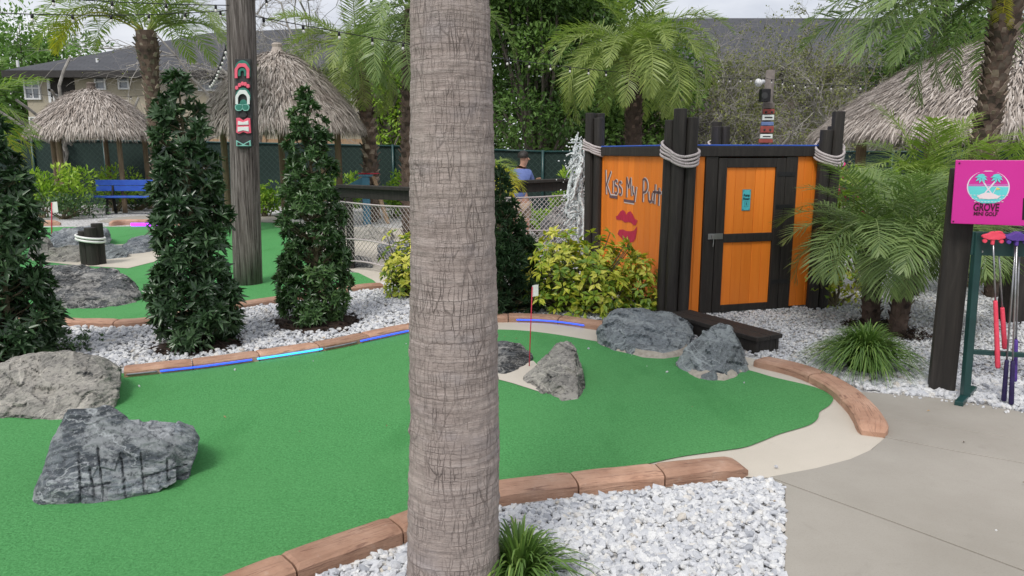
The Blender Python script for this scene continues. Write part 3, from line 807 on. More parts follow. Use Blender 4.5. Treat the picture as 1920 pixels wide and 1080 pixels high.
def silhouette(front, back=.3, lean=.12, zlow=-.05, dbase=None, shrink=.85):
    """hull points from a photo outline: base points sit on the ground, the upper ones lean back; a back copy gives real depth"""
    base_d = dbase if dbase is not None else max(G(x, y)[1] for x, y, k in front if k == 0)
    pts = []; zs = []
    cx = np.mean([x for x, y, k in front])
    lo = min(y for x, y, k in front); hi = max(y for x, y, k in front)
    for x, y, k in front:
        if k == 0:
            g = G(x, y); pts.append(g); pts.append(g + np.array([0, 0, zlow]))
            pts.append(np.array([g[0] * (1 + back * .5 / g[1]) + (G(cx, y)[0] - g[0]) * .25, g[1] + back * .8, zlow]))
        else:
            d = base_d + lean * k
            p = P(x, y, d); pts.append(p)
            pc = P(cx, (lo + hi) / 2, d)
            k_ = (d + back) / d; b = np.array([p[0] * k_ + (pc[0] - p[0]) * (1 - shrink), d + back, CAM_H - (CAM_H - p[2]) * k_ - .05]); pts.append(b)
    return pts
boulder('large slate-blue boulder with vertical cracks in the front left of the green',
        [silhouette([(62, 947, 0), (92, 958, 0), (250, 930, 0), (72, 895, .3), (100, 822, .8), (128, 769, 1.3), (205, 764, 1.4), (250, 792, 1.25), (330, 840, .8), (330, 900, .2)], .42, .13),
         silhouette([(90, 958, 0), (345, 908, 0), (100, 850, .6), (160, 785, 1.15), (262, 794, 1.15), (330, 792, 1.1), (366, 795, 1.1), (377, 811, 1.0), (352, 885, .35)], .34, .13)],
        M['rock_blue'], 1, .018, .0105, cuts=[((147, 850), (152, 948)), ((183, 840), (194, 938)), ((226, 858), (236, 932)), ((264, 850), (271, 920)), ((313, 862), (316, 912)), ((168, 880), (178, 940)), ((150, 914), (205, 905)), ((268, 895), (350, 872)), ((316, 900), (352, 888))])
boulder('wide pale boulder with dark front hollow at the left edge of the near green',
        silhouette([(-60, 770, 0), (5, 792, 0), (140, 792, 0), (208, 770, 0), (-70, 720, .5), (20, 672, 1.2), (55, 662, 1.6), (150, 660, 1.7), (210, 675, 1.6), (230, 690, 1.5), (228, 715, 1.2), (212, 740, .5)], .5, .16), M['rock_pale'], 2, .03, .02)
boulder('broad dark boulder with pale streaks behind the left clipped shrub',
        silhouette([(70, 570, 0), (130, 583, 0), (200, 583, 0), (262, 566, 0), (60, 530, .6), (85, 500, 1.6), (150, 500, 1.8), (215, 507, 1.6), (250, 530, 1.0), (262, 548, .5)], .8, .2), M['rock_dark'], 3, .05, .035)
boulder('pale striped upright rock at the far left of the back green',
        silhouette([(52, 486, 0), (92, 492, 0), (58, 445, 1), (72, 440, 1.2), (88, 443, 1), (97, 462, .6)], .5, .15), M['rock_pale'], 4, .04, .08)
boulder('long dark grey rock behind the roped bollard',
        silhouette([(95, 466, 0), (205, 462, 0), (98, 440, .8), (120, 430, 1.4), (160, 424, 1.6), (200, 426, 1.4), (208, 440, .8)], .7, .2), M['rock_blue'], 5, .05, .09)
boulder('low grey rock left of the roped bollard',
        silhouette([(90, 492, 0), (150, 494, 0), (92, 468, .8), (130, 460, 1.2), (160, 462, 1.2)], .5, .2), M['rock_pale'], 6, .04, .08)
boulder('flat grey rock right of the roped bollard',
        silhouette([(176, 490, 0), (238, 485, 0), (180, 462, .9), (222, 460, 1.1), (240, 472, .6)], .5, .2), M['rock_green'], 7, .04, .08)
boulder('dark banded rock between the bollard and the tall clipped shrub',
        silhouette([(236, 482, 0), (305, 470, 0), (228, 462, .8), (250, 446, 1.3), (290, 440, 1.4), (312, 450, 1)], .6, .2), M['rock_blue'], 8, .05, .08)
boulder('black speckled boulder half behind the foreground palm, beside the cup',
        silhouette([(895, 705, 0), (945, 712, 0), (1000, 682, 0), (885, 670, .6), (905, 645, 1.2), (945, 640, 1.5), (975, 645, 1.4), (1000, 668, .8)], .3, .12), M['rock_dark'], 9, .022, .018)
boulder('pointed pale grey boulder right beside the red flag stick',
        silhouette([(972, 715, 0), (1010, 738, 0), (1055, 758, 0), (1085, 756, 0), (1098, 727, 0), (1010, 678, .7), (1045, 645, 1.3), (1062, 638, 1.5), (1078, 645, 1.5), (1090, 690, .8)], .22, .10), M['rock_pale'], 10, .024, .014)
boulder('large blue-grey boulder on the green edge before the orange shed',
        silhouette([(1118, 648, 0), (1160, 662, 0), (1225, 676, 0), (1290, 670, 0), (1122, 610, .7), (1148, 578, 1.7), (1200, 580, 2.2), (1260, 586, 2.2), (1300, 610, 1.6), (1304, 628, 1.0)], .5, .17), M['rock_green'], 11, .034, .018, mortar=1.0)
boulder('peaked blue-grey boulder next to the dark timber step',
        silhouette([(1264, 690, 0), (1300, 708, 0), (1330, 720, 0), (1365, 716, 0), (1405, 696, 0), (1285, 655, .7), (1325, 615, 1.5), (1350, 606, 1.7), (1372, 615, 1.5), (1392, 655, .8)], .35, .12), M['rock_green'], 12, .030, .016, mortar=1.0)
boulder('small dark rock beneath the rope net, left of palm trunk',
        silhouette([(655, 502, 0), (700, 504, 0), (652, 488, .8), (670, 480, 1.2), (695, 485, 1)], .4, .1), M['rock_dark'], 13, .03, .06)
boulder('grey rock behind the rope net touching the palm trunk',
        silhouette([(708, 486, 0), (775, 488, 0), (710, 460, 1), (735, 452, 1.2), (775, 455, 1.2)], .5, .1), M['rock_blue'], 14, .04, .07)
boulder('flat grey boulder far behind the rope net, left of the palm trunk',
        silhouette([(660, 452, 0), (735, 455, 0), (662, 432, 1), (690, 424, 1.3), (740, 430, 1)], .8, .2), M['rock_pale'], 15, .05, .1)
boulder('dark wet rock at the foot of the splashing water',
        silhouette([(1010, 460, 0), (1100, 462, 0), (1015, 420, 1), (1045, 385, 1.4), (1085, 372, 1.6), (1105, 400, 1)], .7, .2), M['rock_dark'], 16, .06, .09)
boulder('pale flat boulder behind the right-hand rope net',
        silhouette([(925, 480, 0), (1020, 478, 0), (930, 455, 1), (985, 442, 1.4), (1025, 455, 1)], .7, .2), M['rock_pale'], 17, .05, .09)
for i, (x, y, s) in enumerate(((447, 397, .18), (590, 400, .25), (1000, 405, .3))):
    pass

# ------------------------------------------------------------------ flags on sticks
def flag(label, px, py_base, py_top, d_hint=None, s=1.0, side=1):
    b = G(px - (6 if py_base > 600 else 0), py_base); top = P(px, py_top, b[1])
    r = root('hole_flag', label, 'flag', (b[0], b[1], 0))
    mb = MB(); mb.tube([b + [0, 0, -.02], (b + top) / 2, top], .0045 * s, 6); mk('stick', mb, M['red'], r, smooth=True)
    f = MB(); h, w = .085 * s, .045 * s
    nx = np.linspace(0, 1, 6); vs = []; fs = []
    for th in (-.0012, .0012):
        for i, a in enumerate(nx):
            for z in (0, 1):
                vs.append(top + np.array([side * a * w, th + .006 * math.sin(a * 5), -h * z + .01 + .01 * a]))
    for k in range(2):
        for i in range(5):
            q = k * 12 + i * 2; fs.append((q, q + 1, q + 3, q + 2))
    f.add(vs, fs, .5); mk('flag_cloth', f, M['white'], r)
flag('small white flag on a red stick, standing beside the pointed boulder', 998, 690, 538)
flag('tiny white flag on a red stick on the far left green', 97, 452, 380, s=2.3)

# ================================================================== ORANGE PUMP HOUSE
TH = R(16.5)
U = np.array([math.cos(TH), math.sin(TH), 0]); V = np.array([-math.sin(TH), math.cos(TH), 0]); ZZ = np.array([0, 0, 1.0])
SC0 = np.array([shedC[0], shedC[1], 0.0])
WF, WLn, HW = 1.62, 1.98, 1.66                       # front width, side length, wall height
shed = root('orange_shed', 'orange plank pump house with dark timber frame and roped corner posts', 'shed', SC0 + U * WF / 2 + V * WLn / 2)
def sfront(px, py=440):                               # distance along the front wall of a photo point
    p = on_plane(px, py, SC0, -V); return float(np.dot(p - SC0, U)), float(p[2])
def obox(mb, o, s0, s1, z0, z1, t0, t1, A, N, rnd=None):
    """box spanning s along A, z up, t along the outward normal N"""
    c = o + A * (s0 + s1) / 2 + N * (t0 + t1) / 2 + ZZ * (z0 + z1) / 2
    return mb.box(c, (abs(s1 - s0), abs(t1 - t0), abs(z1 - z0)), np.stack([A, N, ZZ], 1), rnd)
def bev_box(name, o, s0, s1, z0, z1, t0, t1, A, N, mat, parent, bevel=.004, label=None):
    mb = MB(); obox(mb, o, s0, s1, z0, z1, t0, t1, A, N, random.random())
    return mk(name, mb, mat, parent, bevel=bevel, label=label)
NF, NL = -V, -U
sJ0, sJ1 = sfront(1316)[0], sfront(1338)[0]; sD1 = sfront(1464)[0]; sK1 = sfront(1485)[0]
sP0, sP1 = sfront(1355)[0], sfront(1446)[0]
def planks(o, A, N, s0, s1, z0, z1, w, t0=-.02, t1=0.0, name='plank', parent=shed, mat=None):
    n = max(1, int(round((s1 - s0) / w))); w = (s1 - s0) / n
    for i in range(n):
        bev_box(name, o, s0 + i * w + .0012, s0 + (i + 1) * w - .0012, z0, z1, t0 + random.uniform(-.001, .001), t1 + random.uniform(-.001, .001), A, N, mat or M['orange'], parent, .003)
planks(SC0, U, NF, .02, sJ0, .03, HW - .10, .09)
planks(SC0, U, NF, sK1, WF - .02, .03, HW - .10, .11)
planks(SC0, V, NL, .03, WLn - .03, .03, HW - .10, .135)
planks(SC0 + U * WF, V, U, .03, WLn - .03, .03, HW - .10, .2)
planks(SC0 + V * WLn, U, V, .03, WF - .03, .03, HW - .10, .2)
# top beams, base boards, jambs, roof deck
for o, A, N, L in ((SC0, U, NF, WF), (SC0, V, NL, WLn), (SC0 + U * WF, V, U, WLn), (SC0 + V * WLn, U, V, WF)):
    bev_box('top_beam', o, .0, L, HW - .10, HW - .002, -.03, .035, A, N, M['dark'], shed, .006)
bev_box('base_board', SC0, .04, WLn - .04, 0, .05, .0, .02, V, NL, M['dark'], shed, .004)
bev_box('door_jamb', SC0, sJ0, sJ1, 0, HW - .102, -.03, .022, U, NF, M['dark'], shed)
bev_box('door_jamb', SC0, sD1, sK1, 0, HW - .102, -.03, .022, U, NF, M['dark'], shed)
mb = MB(); mb.box(SC0 + U * WF / 2 + V * WLn / 2 + ZZ * (HW + .007), (WF + .05, WLn + .05, .014), np.stack([U, V, ZZ], 1)); mk('roof_deck', mb, M['blue'], shed, bevel=.004)
# door
zt, zr = sfront(1400, 296)[1], sfront(1400, 314)[1]; zm1, zm0 = sfront(1400, 437)[1], sfront(1400, 453)[1]; zb1 = sfront(1390, 569)[1]
door = MB(); obox(door, SC0, sJ1 + .008, sD1 - .008, .02, zt, -.028, -.012, U, NF)
door_o = mk('door', door, M['dark'], shed)
planks(SC0, U, NF, sP0, sP1, .04, zt - .03, .105, -.010, .004, 'door_plank', door_o)
bev_box('door_stile', SC0, sJ1 + .007, sP0, .02, zt, -.010, .024, U, NF, M['dark'], door_o)
bev_box('door_stile', SC0, sP1, sD1 - .007, .02, zt, -.010, .024, U, NF, M['dark'], door_o)
for z0, z1 in ((zr, zt - .001), (zm0, zm1), (.021, zb1)):
    bev_box('door_rail', SC0, sP0 + .001, sP1 - .001, z0, z1, -.009, .022, U, NF, M['dark'], door_o)
for zc in (zt - .16, (zm0 + zm1) / 2 + .3, .3):
    bev_box('hinge', SC0, sP1 + .015, sK1 - .03, zc - .022, zc + .022, .0225, .027, U, NF, M['black'], door_o, .001)
sl, zl = sfront(1333, 443)
mb = MB(); obox(mb, SC0, sl - .05, sl + .115, zl - .028, zl + .028, .0235, .032, U, NF); obox(mb, SC0, sl - .015, sl + .015, zl - .02, zl + .02, .032, .05, U, NF)
c0 = SC0 + U * sl + NF * .045 + ZZ * zl
mb.tube([c0 + ZZ * .0, c0 - ZZ * .05 + U * .004, c0 - ZZ * .10], .005, 6)
mk('latch', mb, M['steel'], door_o, bevel=.002)
# posts in bundles with rope
def post_bundle(o, offs, tops, r, ropez, nrope, rtilt=0.0, lean=(0, 0), sagf=.075):
    for (a, b), zt_ in zip(offs, tops):
        c = o + U * a + V * b; n = 14
        mb = MB(); zs = np.linspace(-.05, zt_, 5)
        mb.tube([c + ZZ * z + np.array([lean[0] * z, lean[1] * z, 0]) + rng.normal(0, .0015, 3) * [1, 1, 0] for z in zs], r * rng.uniform(.96, 1.04), n)
        mk('corner_post', mb, M['dark'], shed, bevel=.006)
    ctr = o + U * np.mean([a for a, b in offs]) + V * np.mean([b for a, b in offs])
    P2 = np.array([[a, b] for a, b in offs]) - np.mean(np.array(offs), 0)
    mb = MB()
    th = np.linspace(0, 2 * PI, 73)
    sup = np.array([max(np.dot(p, (math.cos(t), math.sin(t))) for p in P2) for t in th]) + r + .016
    for k in range(nrope):
        z = ropez + k * .030
        rr = sup + .004 * np.sin(th * 3 + k)
        pts = [ctr + U * (rr[i] * math.cos(t)) + V * (rr[i] * math.sin(t)) + ZZ * (z - sagf * math.cos(t + PI / 2) + rtilt * math.cos(t - .8) + .006 * math.sin(2 * t + k)) + np.array([lean[0] * z, lean[1] * z, 0]) for i, t in enumerate(th)]
        # three twisted strands make one rope
        pts = np.array(pts); tt = np.gradient(pts, axis=0); tt /= np.linalg.norm(tt, axis=1)[:, None]
        fine, L = resample(pts, .008); tf = np.gradient(fine, axis=0); tf /= np.linalg.norm(tf, axis=1)[:, None]
        n1 = np.cross(tf, ZZ); n1 /= np.linalg.norm(n1, axis=1)[:, None]; n2 = np.cross(tf, n1)
        for sidx in range(3):
            ph = np.arange(len(fine)) * .008 / .05 * 2 * PI + sidx * 2 * PI / 3
            mb.tube(fine + .0066 * (np.cos(ph)[:, None] * n1 + np.sin(ph)[:, None] * n2), .0082, 5, cap=False)
    mk('rope', mb, M['rope'], shed, smooth=True)
r0 = .062
post_bundle(SC0, [(-.110, .035), (-.075, -.070), (.042, -.080)], [1.90, 2.0, 1.92], r0, 1.545, 4, .0, (.012, 0))
post_bundle(SC0 + U * (WF + .02), [(-.09, -.075), (.03, -.085), (.08, .03)], [1.82, 2.0, 1.86], r0, 1.555, 4, .02, (.012, 0))
post_bundle(SC0 + V * (WLn + .03), [(-.09, -.0), (-.02, -.10), (.045, .03)], [2.06, 2.0, 2.06], r0, 1.60, 4, -.05, (-.004, 0))
post_bundle(SC0 + U * WF + V * WLn, [(-.03, -.02), (.09, -.01), (.03, .09)], [1.92, 1.92, 1.98], r0, 1.60, 3, .02)

# painted words and lips on the side wall (flat paint, a couple of millimetres proud)
PW = SC0 + NL * .0035
def wallp(u, v):                                      # a point of the enlarged wall study -> the wall plane
    return on_plane(1120 + u / 6.35, 300 + v / 6.35, PW, NL)
def stroke_mesh(mb, pts, w, off, dx=0, dy=0):
    p = np.array([wallp(u + dx, v + dy) for u, v in pts]); p, L = resample(p, max(.006, .004))
    t = np.gradient(p, axis=0); t /= np.linalg.norm(t, axis=1)[:, None] + 1e-9
    n = np.cross(NL, t) * w / 2
    k = len(p); vs = np.concatenate([p - n + NL * off, p + n + NL * off])
    mb.add(vs, [(i, i + 1, k + i + 1, k + i) for i in range(k - 1)], random.random())
def circ(cx, cy, rx, ry, a0, a1, n=14):
    return [(cx + rx * math.cos(R(a)), cy + ry * math.sin(R(a))) for a in np.linspace(a0, a1, n)]
WORDS = {'Kiss': [[(97, 118), (103, 410)], [(162, 135), (110, 290), (150, 415)], [(187, 245), (182, 395)], circ(220, 275, 17, 32, -20, -250, 10) + circ(222, 355, 20, 45, -80, 140, 12), circ(272, 290, 15, 28, -20, -250, 10) + circ(272, 372, 18, 42, -80, 140, 12)],
         'My': [[(345, 445), (350, 210), (372, 330), (395, 215), (405, 430)], [(418, 310), (425, 400), (440, 405)], [(462, 320), (440, 500)]],
         'Putt': [[(545, 225), (540, 500)], [(548, 228)] + circ(560, 305, 36, 78, -85, 85, 14) + [(548, 388)], [(605, 375), (610, 480), (625, 500), (645, 490), (655, 390)], [(655, 490), (668, 505)], [(690, 290), (675, 525)], [(660, 380), (725, 385)], [(735, 330), (725, 545)], [(712, 385), (760, 392)]]}
for wd, strokes in WORDS.items():
    a, b = MB(), MB()
    for s in strokes:
        stroke_mesh(b, s, .034, .0, 8, 0); stroke_mesh(a, s, .025, .0015)
    if wd == 'Kiss': stroke_mesh(a, [(145, 432), (240, 448)], .03, .0015); stroke_mesh(b, [(150, 410), (240, 418)], .016, 0)
    if wd == 'My': stroke_mesh(a, [(315, 480), (440, 500)], .03, .0015); stroke_mesh(b, [(318, 502), (440, 524)], .016, 0)
    lb = mk('lettering', a, M['letter'], shed, label='brown hand-painted word ' + wd + ' on the orange wall')
    mk('letter_highlight', b, M['letter_w'], lb)
def lip(outline):
    mb = MB(); a = np.array([wallp(u, v) for u, v in outline]); mb.prism(a, NL * .0012); return mb
up = [(220, 672), (245, 660), (275, 612), (305, 595), (330, 612), (345, 655), (365, 622), (395, 610), (420, 645), (445, 700), (480, 722), (455, 778), (430, 775), (400, 745), (370, 738), (330, 745), (290, 715), (255, 712), (228, 708)]
lo_ = [(240, 880), (262, 830), (310, 828), (340, 845), (400, 848), (440, 838), (472, 790), (470, 850), (455, 930), (430, 972), (380, 982), (330, 970), (290, 930)]
lu = mk('painted_lips', lip(up), M['lips'], shed, label='crimson painted upper lip on the orange wall')
mk('painted_lips', lip(lo_), M['lips'], shed, label='crimson painted lower lip on the orange wall')

def text_part(name, s, size, o, A, N, mat, parent, off=.0, xs=1.0, label=None, bold=0.0):
    cu = bpy.data.curves.new('txt', 'FONT'); cu.body = s; cu.size = size; cu.align_x = 'CENTER'; cu.align_y = 'CENTER'; cu.offset = bold; cu.extrude = .0006
    to = bpy.data.objects.new('txt', cu); COL.objects.link(to)
    bpy.context.view_layer.update()
    me = bpy.data.meshes.new_from_object(to.evaluated_get(bpy.context.evaluated_depsgraph_get()))
    COL.objects.unlink(to); bpy.data.objects.remove(to); bpy.data.curves.remove(cu)
    Mx = np.stack([np.asarray(A), ZZ, np.asarray(N)], 1)
    v = np.array([x.co[:] for x in me.vertices]) * [xs, 1, 1]
    v = v @ Mx.T + np.asarray(o) + np.asarray(N) * off
    mb = MB(); mb.add(v, [tuple(p.vertices) for p in me.polygons], .5); bpy.data.meshes.remove(me)
    return mk(name, mb, mat, parent, label=label)

# name plate on the door
s_p, z_p = sfront(1398.5, 375)
pc = SC0 + U * s_p + ZZ * z_p + NF * .006
plate = root('name_plate', 'small teal plate reading Pump House 1 on the shed door', 'sign', pc - ZZ * .105)
mb = MB(); mb.box(pc, (.098, .004, .212), np.stack([U, NF, ZZ], 1)); mk('plate_edge', mb, M['steel'], plate, bevel=.002)
mb = MB(); mb.box(pc + NF * .0028, (.088, .002, .20), np.stack([U, NF, ZZ], 1)); mk('plate_face', mb, M['teal'], plate)
text_part('lettering', 'Pump', .036, pc + ZZ * .046, U, NF, M['ink'], plate, .0046, .85, bold=.0016)
text_part('lettering', 'House', .036, pc + ZZ * .012, U, NF, M['ink'], plate, .0046, .85, bold=.0016)
text_part('lettering', '1', .036, pc - ZZ * .040, U, NF, M['ink'], plate, .0046, 1.0, bold=.0025)
mb = MB()
for s0, s1, z0, z1 in ((-.022, .022, -.016, -.0135), (-.022, .022, -.0675, -.065), (-.022, -.0195, -.0650, -.016), (.0195, .022, -.0650, -.016)):
    obox(mb, pc, s0, s1, z0, z1, .0039, .0045, U, NF)
mk('number_frame', mb, M['ink'], plate)
for sx in (-1, 1):
    for sz in (-1, 1):
        mb = MB(); c = pc + U * sx * .036 + ZZ * sz * .09 + NF * .004; mb.tube([c, c + NF * .003], .004, 8); mk('screw', mb, M['ink'], plate)

# low dark timber step before the shed
st0, st1 = G(1398, 664), G(1452, 660)
stp = root('timber_step', 'low dark timber box step with overhanging plank in the gravel', 'step', (*G(1400, 640)[:2], 0))
a0, a1 = G(1258, 616), G(1420, 665)
dirv = (a1 - a0) / np.linalg.norm(a1 - a0); nv = np.array([-dirv[1], dirv[0], 0]); Ls = np.linalg.norm(a1 - a0)
bev_box('front_board', a0, 0, Ls, -.02, .112, -.02, .02, dirv, nv, M['dark'], stp, .004)
bev_box('end_board', a0, Ls - .035, Ls - .001, -.02, .112, .021, .20, dirv, nv, M['dark'], stp, .004)
bev_box('back_board', a0, 0, Ls, -.02, .112, .201, .24, dirv, nv, M['dark'], stp, .004)
for i in range(2):
    bev_box('top_plank', a0, -.02, Ls + .03, .114, .15, -.045 + i * .147, .098 + i * .147, dirv, nv, M['dark'], stp, .005)

# ================================================================== PINK SIGN, PUTTER RACK, PUTTERS
SU = np.array([.905, -.425, 0]); SU /= np.linalg.norm(SU); SN = np.array([SU[1], -SU[0], 0]); SN = SN if SN[1] < 0 else -SN
pb = G(1773, 742)
So = P(1783, 420, pb[1] - .02) * [1, 1, 0]
sign = root('sign_board', 'magenta mini golf sign with palm emblem on a dark timber post', 'sign', (pb[0], pb[1] + .06, 0))
def sg(px, py): return on_plane(px, py, So, SN)
ztop, zbot = sg(1792, 300)[2], sg(1783, 419)[2]
slean = (sg(1792, 300) - sg(1783, 419)) @ SU
mb = MB(); pw = .155
pbc = np.array([pb[0] + .03, pb[1] + .11, 0])
mb.box(pbc + ZZ * .72, (pw, .14, 1.56), np.stack([SU, SN, ZZ], 1))
mk('post', mb, M['dark'], sign, bevel=.008)
mb = MB(); q0 = So + SU * 1.05 + np.array([0, .12, 0]); mb.box(q0 + ZZ * .72, (pw, .14, 1.56), np.stack([SU, SN, ZZ], 1)); mk('post', mb, M['dark'], sign, bevel=.008)
pan = MB(); L0 = 1.12
pan.prism([So + ZZ * zbot, So + SU * L0 + ZZ * zbot, So + SU * (L0 + slean) + ZZ * ztop, So + SU * slean + ZZ * ztop], SN * -.018)
panel = mk('panel', pan, M['magenta'], sign, bevel=.003)
for px, py in ((1799, 306), (1787.5, 415)):
    mb = MB(); c = sg(px, py); mb.tube([c, c + SN * .004], .0055, 8); mk('bolt', mb, M['p_wine'], panel)
def print_poly(name, polys, t, mat, label=None):
    mb = MB()
    for pl in polys:
        mb.prism([sg(1770 + u / 7.2, 290 + v / 7.2) + SN * t for u, v in pl], SN * .0008)
    return mk(name, mb, mat, panel, label=label)
ecx, ecy, er = 598, 440, 282
def chord(y0, y1, rad=er, n=20):
    """slice of the emblem disc between two heights"""
    y1 = min(y1, 655); f = lambda y: math.sqrt(max(0, 1 - ((y - ecy) / 225) ** 2)) * rad
    ys = np.linspace(y0, y1, n)
    return [(ecx - f(y), y) for y in ys] + [(ecx + f(y), y) for y in ys[::-1]]
print_poly('emblem_ring', [chord(217, 655, 290)], .0006, M['p_white'])
print_poly('emblem_sky', [chord(226, 395, 272)], .0016, M['magenta'])
print_poly('emblem_sky', [chord(395.5, 425, 272)], .0016, M['p_mauve'])
print_poly('emblem_sea', [chord(425.5, 655, 272)[:-1]], .0016, M['p_cyan'])
print_poly('emblem_island', [[(440, 560), (500, 530), (560, 512), (620, 512), (690, 535), (760, 565), (720, 590), (600, 602), (480, 590)]], .0042, M['p_sand'])
wv = []
for r_, (yy, x0, x1) in enumerate(((540, 345, 460), (545, 735, 850), (590, 370, 830), (630, 400, 800))):
    for x in np.arange(x0, x1, 46):
        wv.append([(x, yy + 8), (x + 12, yy), (x + 26, yy + 2), (x + 40, yy + 8), (x + 26, yy + 10), (x + 12, yy + 9)])
print_poly('emblem_waves', wv, .0028, M['p_white'])
print_poly('emblem_palm', [[(505, 345), (525, 340), (600, 455), (650, 520), (630, 522), (585, 465)]], .0030, M['p_white'])
print_poly('emblem_palm', [[(695, 340), (712, 350), (615, 465), (560, 520), (545, 512), (590, 458)]], .0040, M['p_white'])
for cx in (505, 715):
    pl = []
    for a in (-165, -130, -95, -60, -20, 20, 150, 110, 60):
        L_ = 92 if abs(a) > 20 else 84
        tip = (cx + L_ * math.cos(R(a)), 312 + L_ * .72 * math.sin(R(a)) + 14)
        n_ = (-math.sin(R(a)) * 15, math.cos(R(a)) * 15)
        mid = (cx + .55 * L_ * math.cos(R(a)), 312 + .5 * L_ * math.sin(R(a)) - 6)
        pl.append([(cx, 312), (mid[0] + n_[0], mid[1] + n_[1]), tip, (mid[0] - n_[0], mid[1] - n_[1])])
    print_poly('emblem_fronds', pl, .0052, M['p_cyan'])
print_poly('emblem_flag', [[(655, 525), (705, 440), (711, 443), (664, 528)]], .0030, M['p_white'])
print_poly('emblem_flag', [[(712, 440), (765, 465), (702, 474)]], .0044, M['p_yellow'])
tc = sg(1770 + 568 / 7.2, 290 + 715 / 7.2); text_part('lettering', 'GROVE', .066, tc, SU, SN, M['p_wine'], panel, .0015, .64, bold=.0022)
tc = sg(1770 + 558 / 7.2, 290 + 802 / 7.2); text_part('lettering', 'MINI GOLF', .032, tc, SU, SN, M['p_wine'], panel, .0015, .82, bold=.0011)
print_poly('lettering', [[(1068, 585), (1130, 585), (1128, 885), (1052, 880)]], .0008, M['p_black'], 'black letter stroke at the right edge of the photo')

# rack
rb = G(1808, 752); RD = G(1790, 795) - G(1826, 752); RD /= np.linalg.norm(RD)
rack = root('putter_rack', 'dark green metal putter rack in front of the magenta sign', 'rack', (rb[0], rb[1], 0))
ru = np.array([.96, -.27, 0]); ru /= np.linalg.norm(ru)
zr_ = P(1833, 436, rb[1])[2]
for k, o_ in enumerate((rb, rb + ru * .95)):
    mb = MB(); mb.beam(o_ + ZZ * .03, P(1834, 434, rb[1]) + ru * .95 * k, .045, .045, up=(0, 1, 0)); mk('upright', mb, M['green_metal'], rack, bevel=.004)
    mb = MB(); mb.beam(o_ + ZZ * .028 - RD * .26, o_ + ZZ * .028 + RD * .18, .05, .03); mk('foot', mb, M['green_metal'], rack, bevel=.004)
rt = P(1834, 434, rb[1])
mb = MB(); mb.beam(rt + ZZ * -.075 - ru * .03, rt + ru * .98 + ZZ * -.075, .012, .15); mk('hanger_plate', mb, M['green_metal'], rack, bevel=.003)
zl_ = P(1817, 659, rb[1])
mb = MB(); mb.beam(zl_ + ru * .012, zl_ + ru * .94, .03, .03); mk('lower_bar', mb, M['green_metal'], rack, bevel=.003)
NR = np.array([ru[1], -ru[0], 0]); NR = NR if NR[1] < 0 else -NR
for i in range(4):
    c = rt + ru * (.01 + .02 * (i % 2)) + ZZ * (-.02 - .035 * i) + NR * .006
    mb = MB(); mb.tube([c, c + NR * .008], .008, 8); mk('bolt', mb, M['steel'], rack)
for i in range(9):
    c = rt + ru * (.08 + i * .095) + ZZ * -.03 + NR * .006
    mb = MB(); mb.tube([c, c + NR * .035, c + NR * .04 + ZZ * .02], .004, 6); mk('hook', mb, M['black'], rack, smooth=True)
def putter(label, ptop, pbot, grip_from, mat_head, mat_grip, group):
    d = pbot - ptop; L = np.linalg.norm(d)
    r = root('golf_putter', label, 'putter', pbot, group)
    mb = MB(); mb.tube([ptop, ptop + d * grip_from], .0055, 8); mk('shaft', mb, M['steel'], r, smooth=True)
    mb = MB(); g0 = ptop + d * grip_from
    mb.tube([g0, g0 + (pbot - g0) * .03, g0 + (pbot - g0) * .5, g0 + (pbot - g0) * .97, pbot], [.010, .0125, .014, .0155, .012], 12); mk('grip', mb, mat_grip, r, smooth=True)
    h = MB()
    # two-way head: rounded bar with end lobes and a hosel
    c = ptop + ZZ * .012
    A = ru
    prof = []
    for a in np.linspace(0, 2 * PI, 28, endpoint=False):
        x = .064 * math.cos(a); z = .019 * math.sin(a) * (1 + .35 * math.cos(2 * a) ** 2) + (.006 if abs(x) < .02 else 0)
        prof.append(c + A * x + ZZ * z - NR * .012)
    h.prism(prof, NR * .03)
    h.tube([c - ZZ * .05, c - ZZ * .012], [.011, .013], 10)
    for s_ in (-1, 1): h.tube([c + A * s_ * .045 - ZZ * .028 - NR * .006, c + A * s_ * .045 - ZZ * .028 + NR * .014], .013, 10)
    mk('head', h, mat_head, r, bevel=.003)
pd = rb[1] - .06
putter('pink-headed putter hanging leftmost on the rack, longer one', P(1862, 447, pd - .02), P(1871, 690, pd), .47, M['pink'], M['pink'], 'putters on the rack')
putter('pink-gripped putter hanging just behind the leftmost, ends higher', P(1871, 446, pd + .04), P(1884, 654, pd + .05), .62, M['pink'], M['pink'], 'putters on the rack')
putter('purple putter hanging closest to the pink ones, tilted grip', P(1905, 447, pd - .03), P(1882, 752, pd - .03), .74, M['purple'], M['dpurple'], 'putters on the rack')
putter('purple putter with thick dark grip at the frame edge', P(1907, 449, pd - .07), P(1896, 758, pd - .08), .73, M['purple'], M['dpurple'], 'putters on the rack')
putter('purple putter rightmost in view, grip partly hidden behind the others', P(1912, 447, pd + .05), P(1902, 715, pd + .04), .70, M['purple'], M['purple'], 'putters on the rack')
mb = MB(); b = G(1893, 604); mb.box(b + ZZ * .55, (.17, .17, 1.1)); mk('timber_post', mb, M['dark'], bevel=.008, label='short dark timber post in gravel behind the putter rack', cat='post')

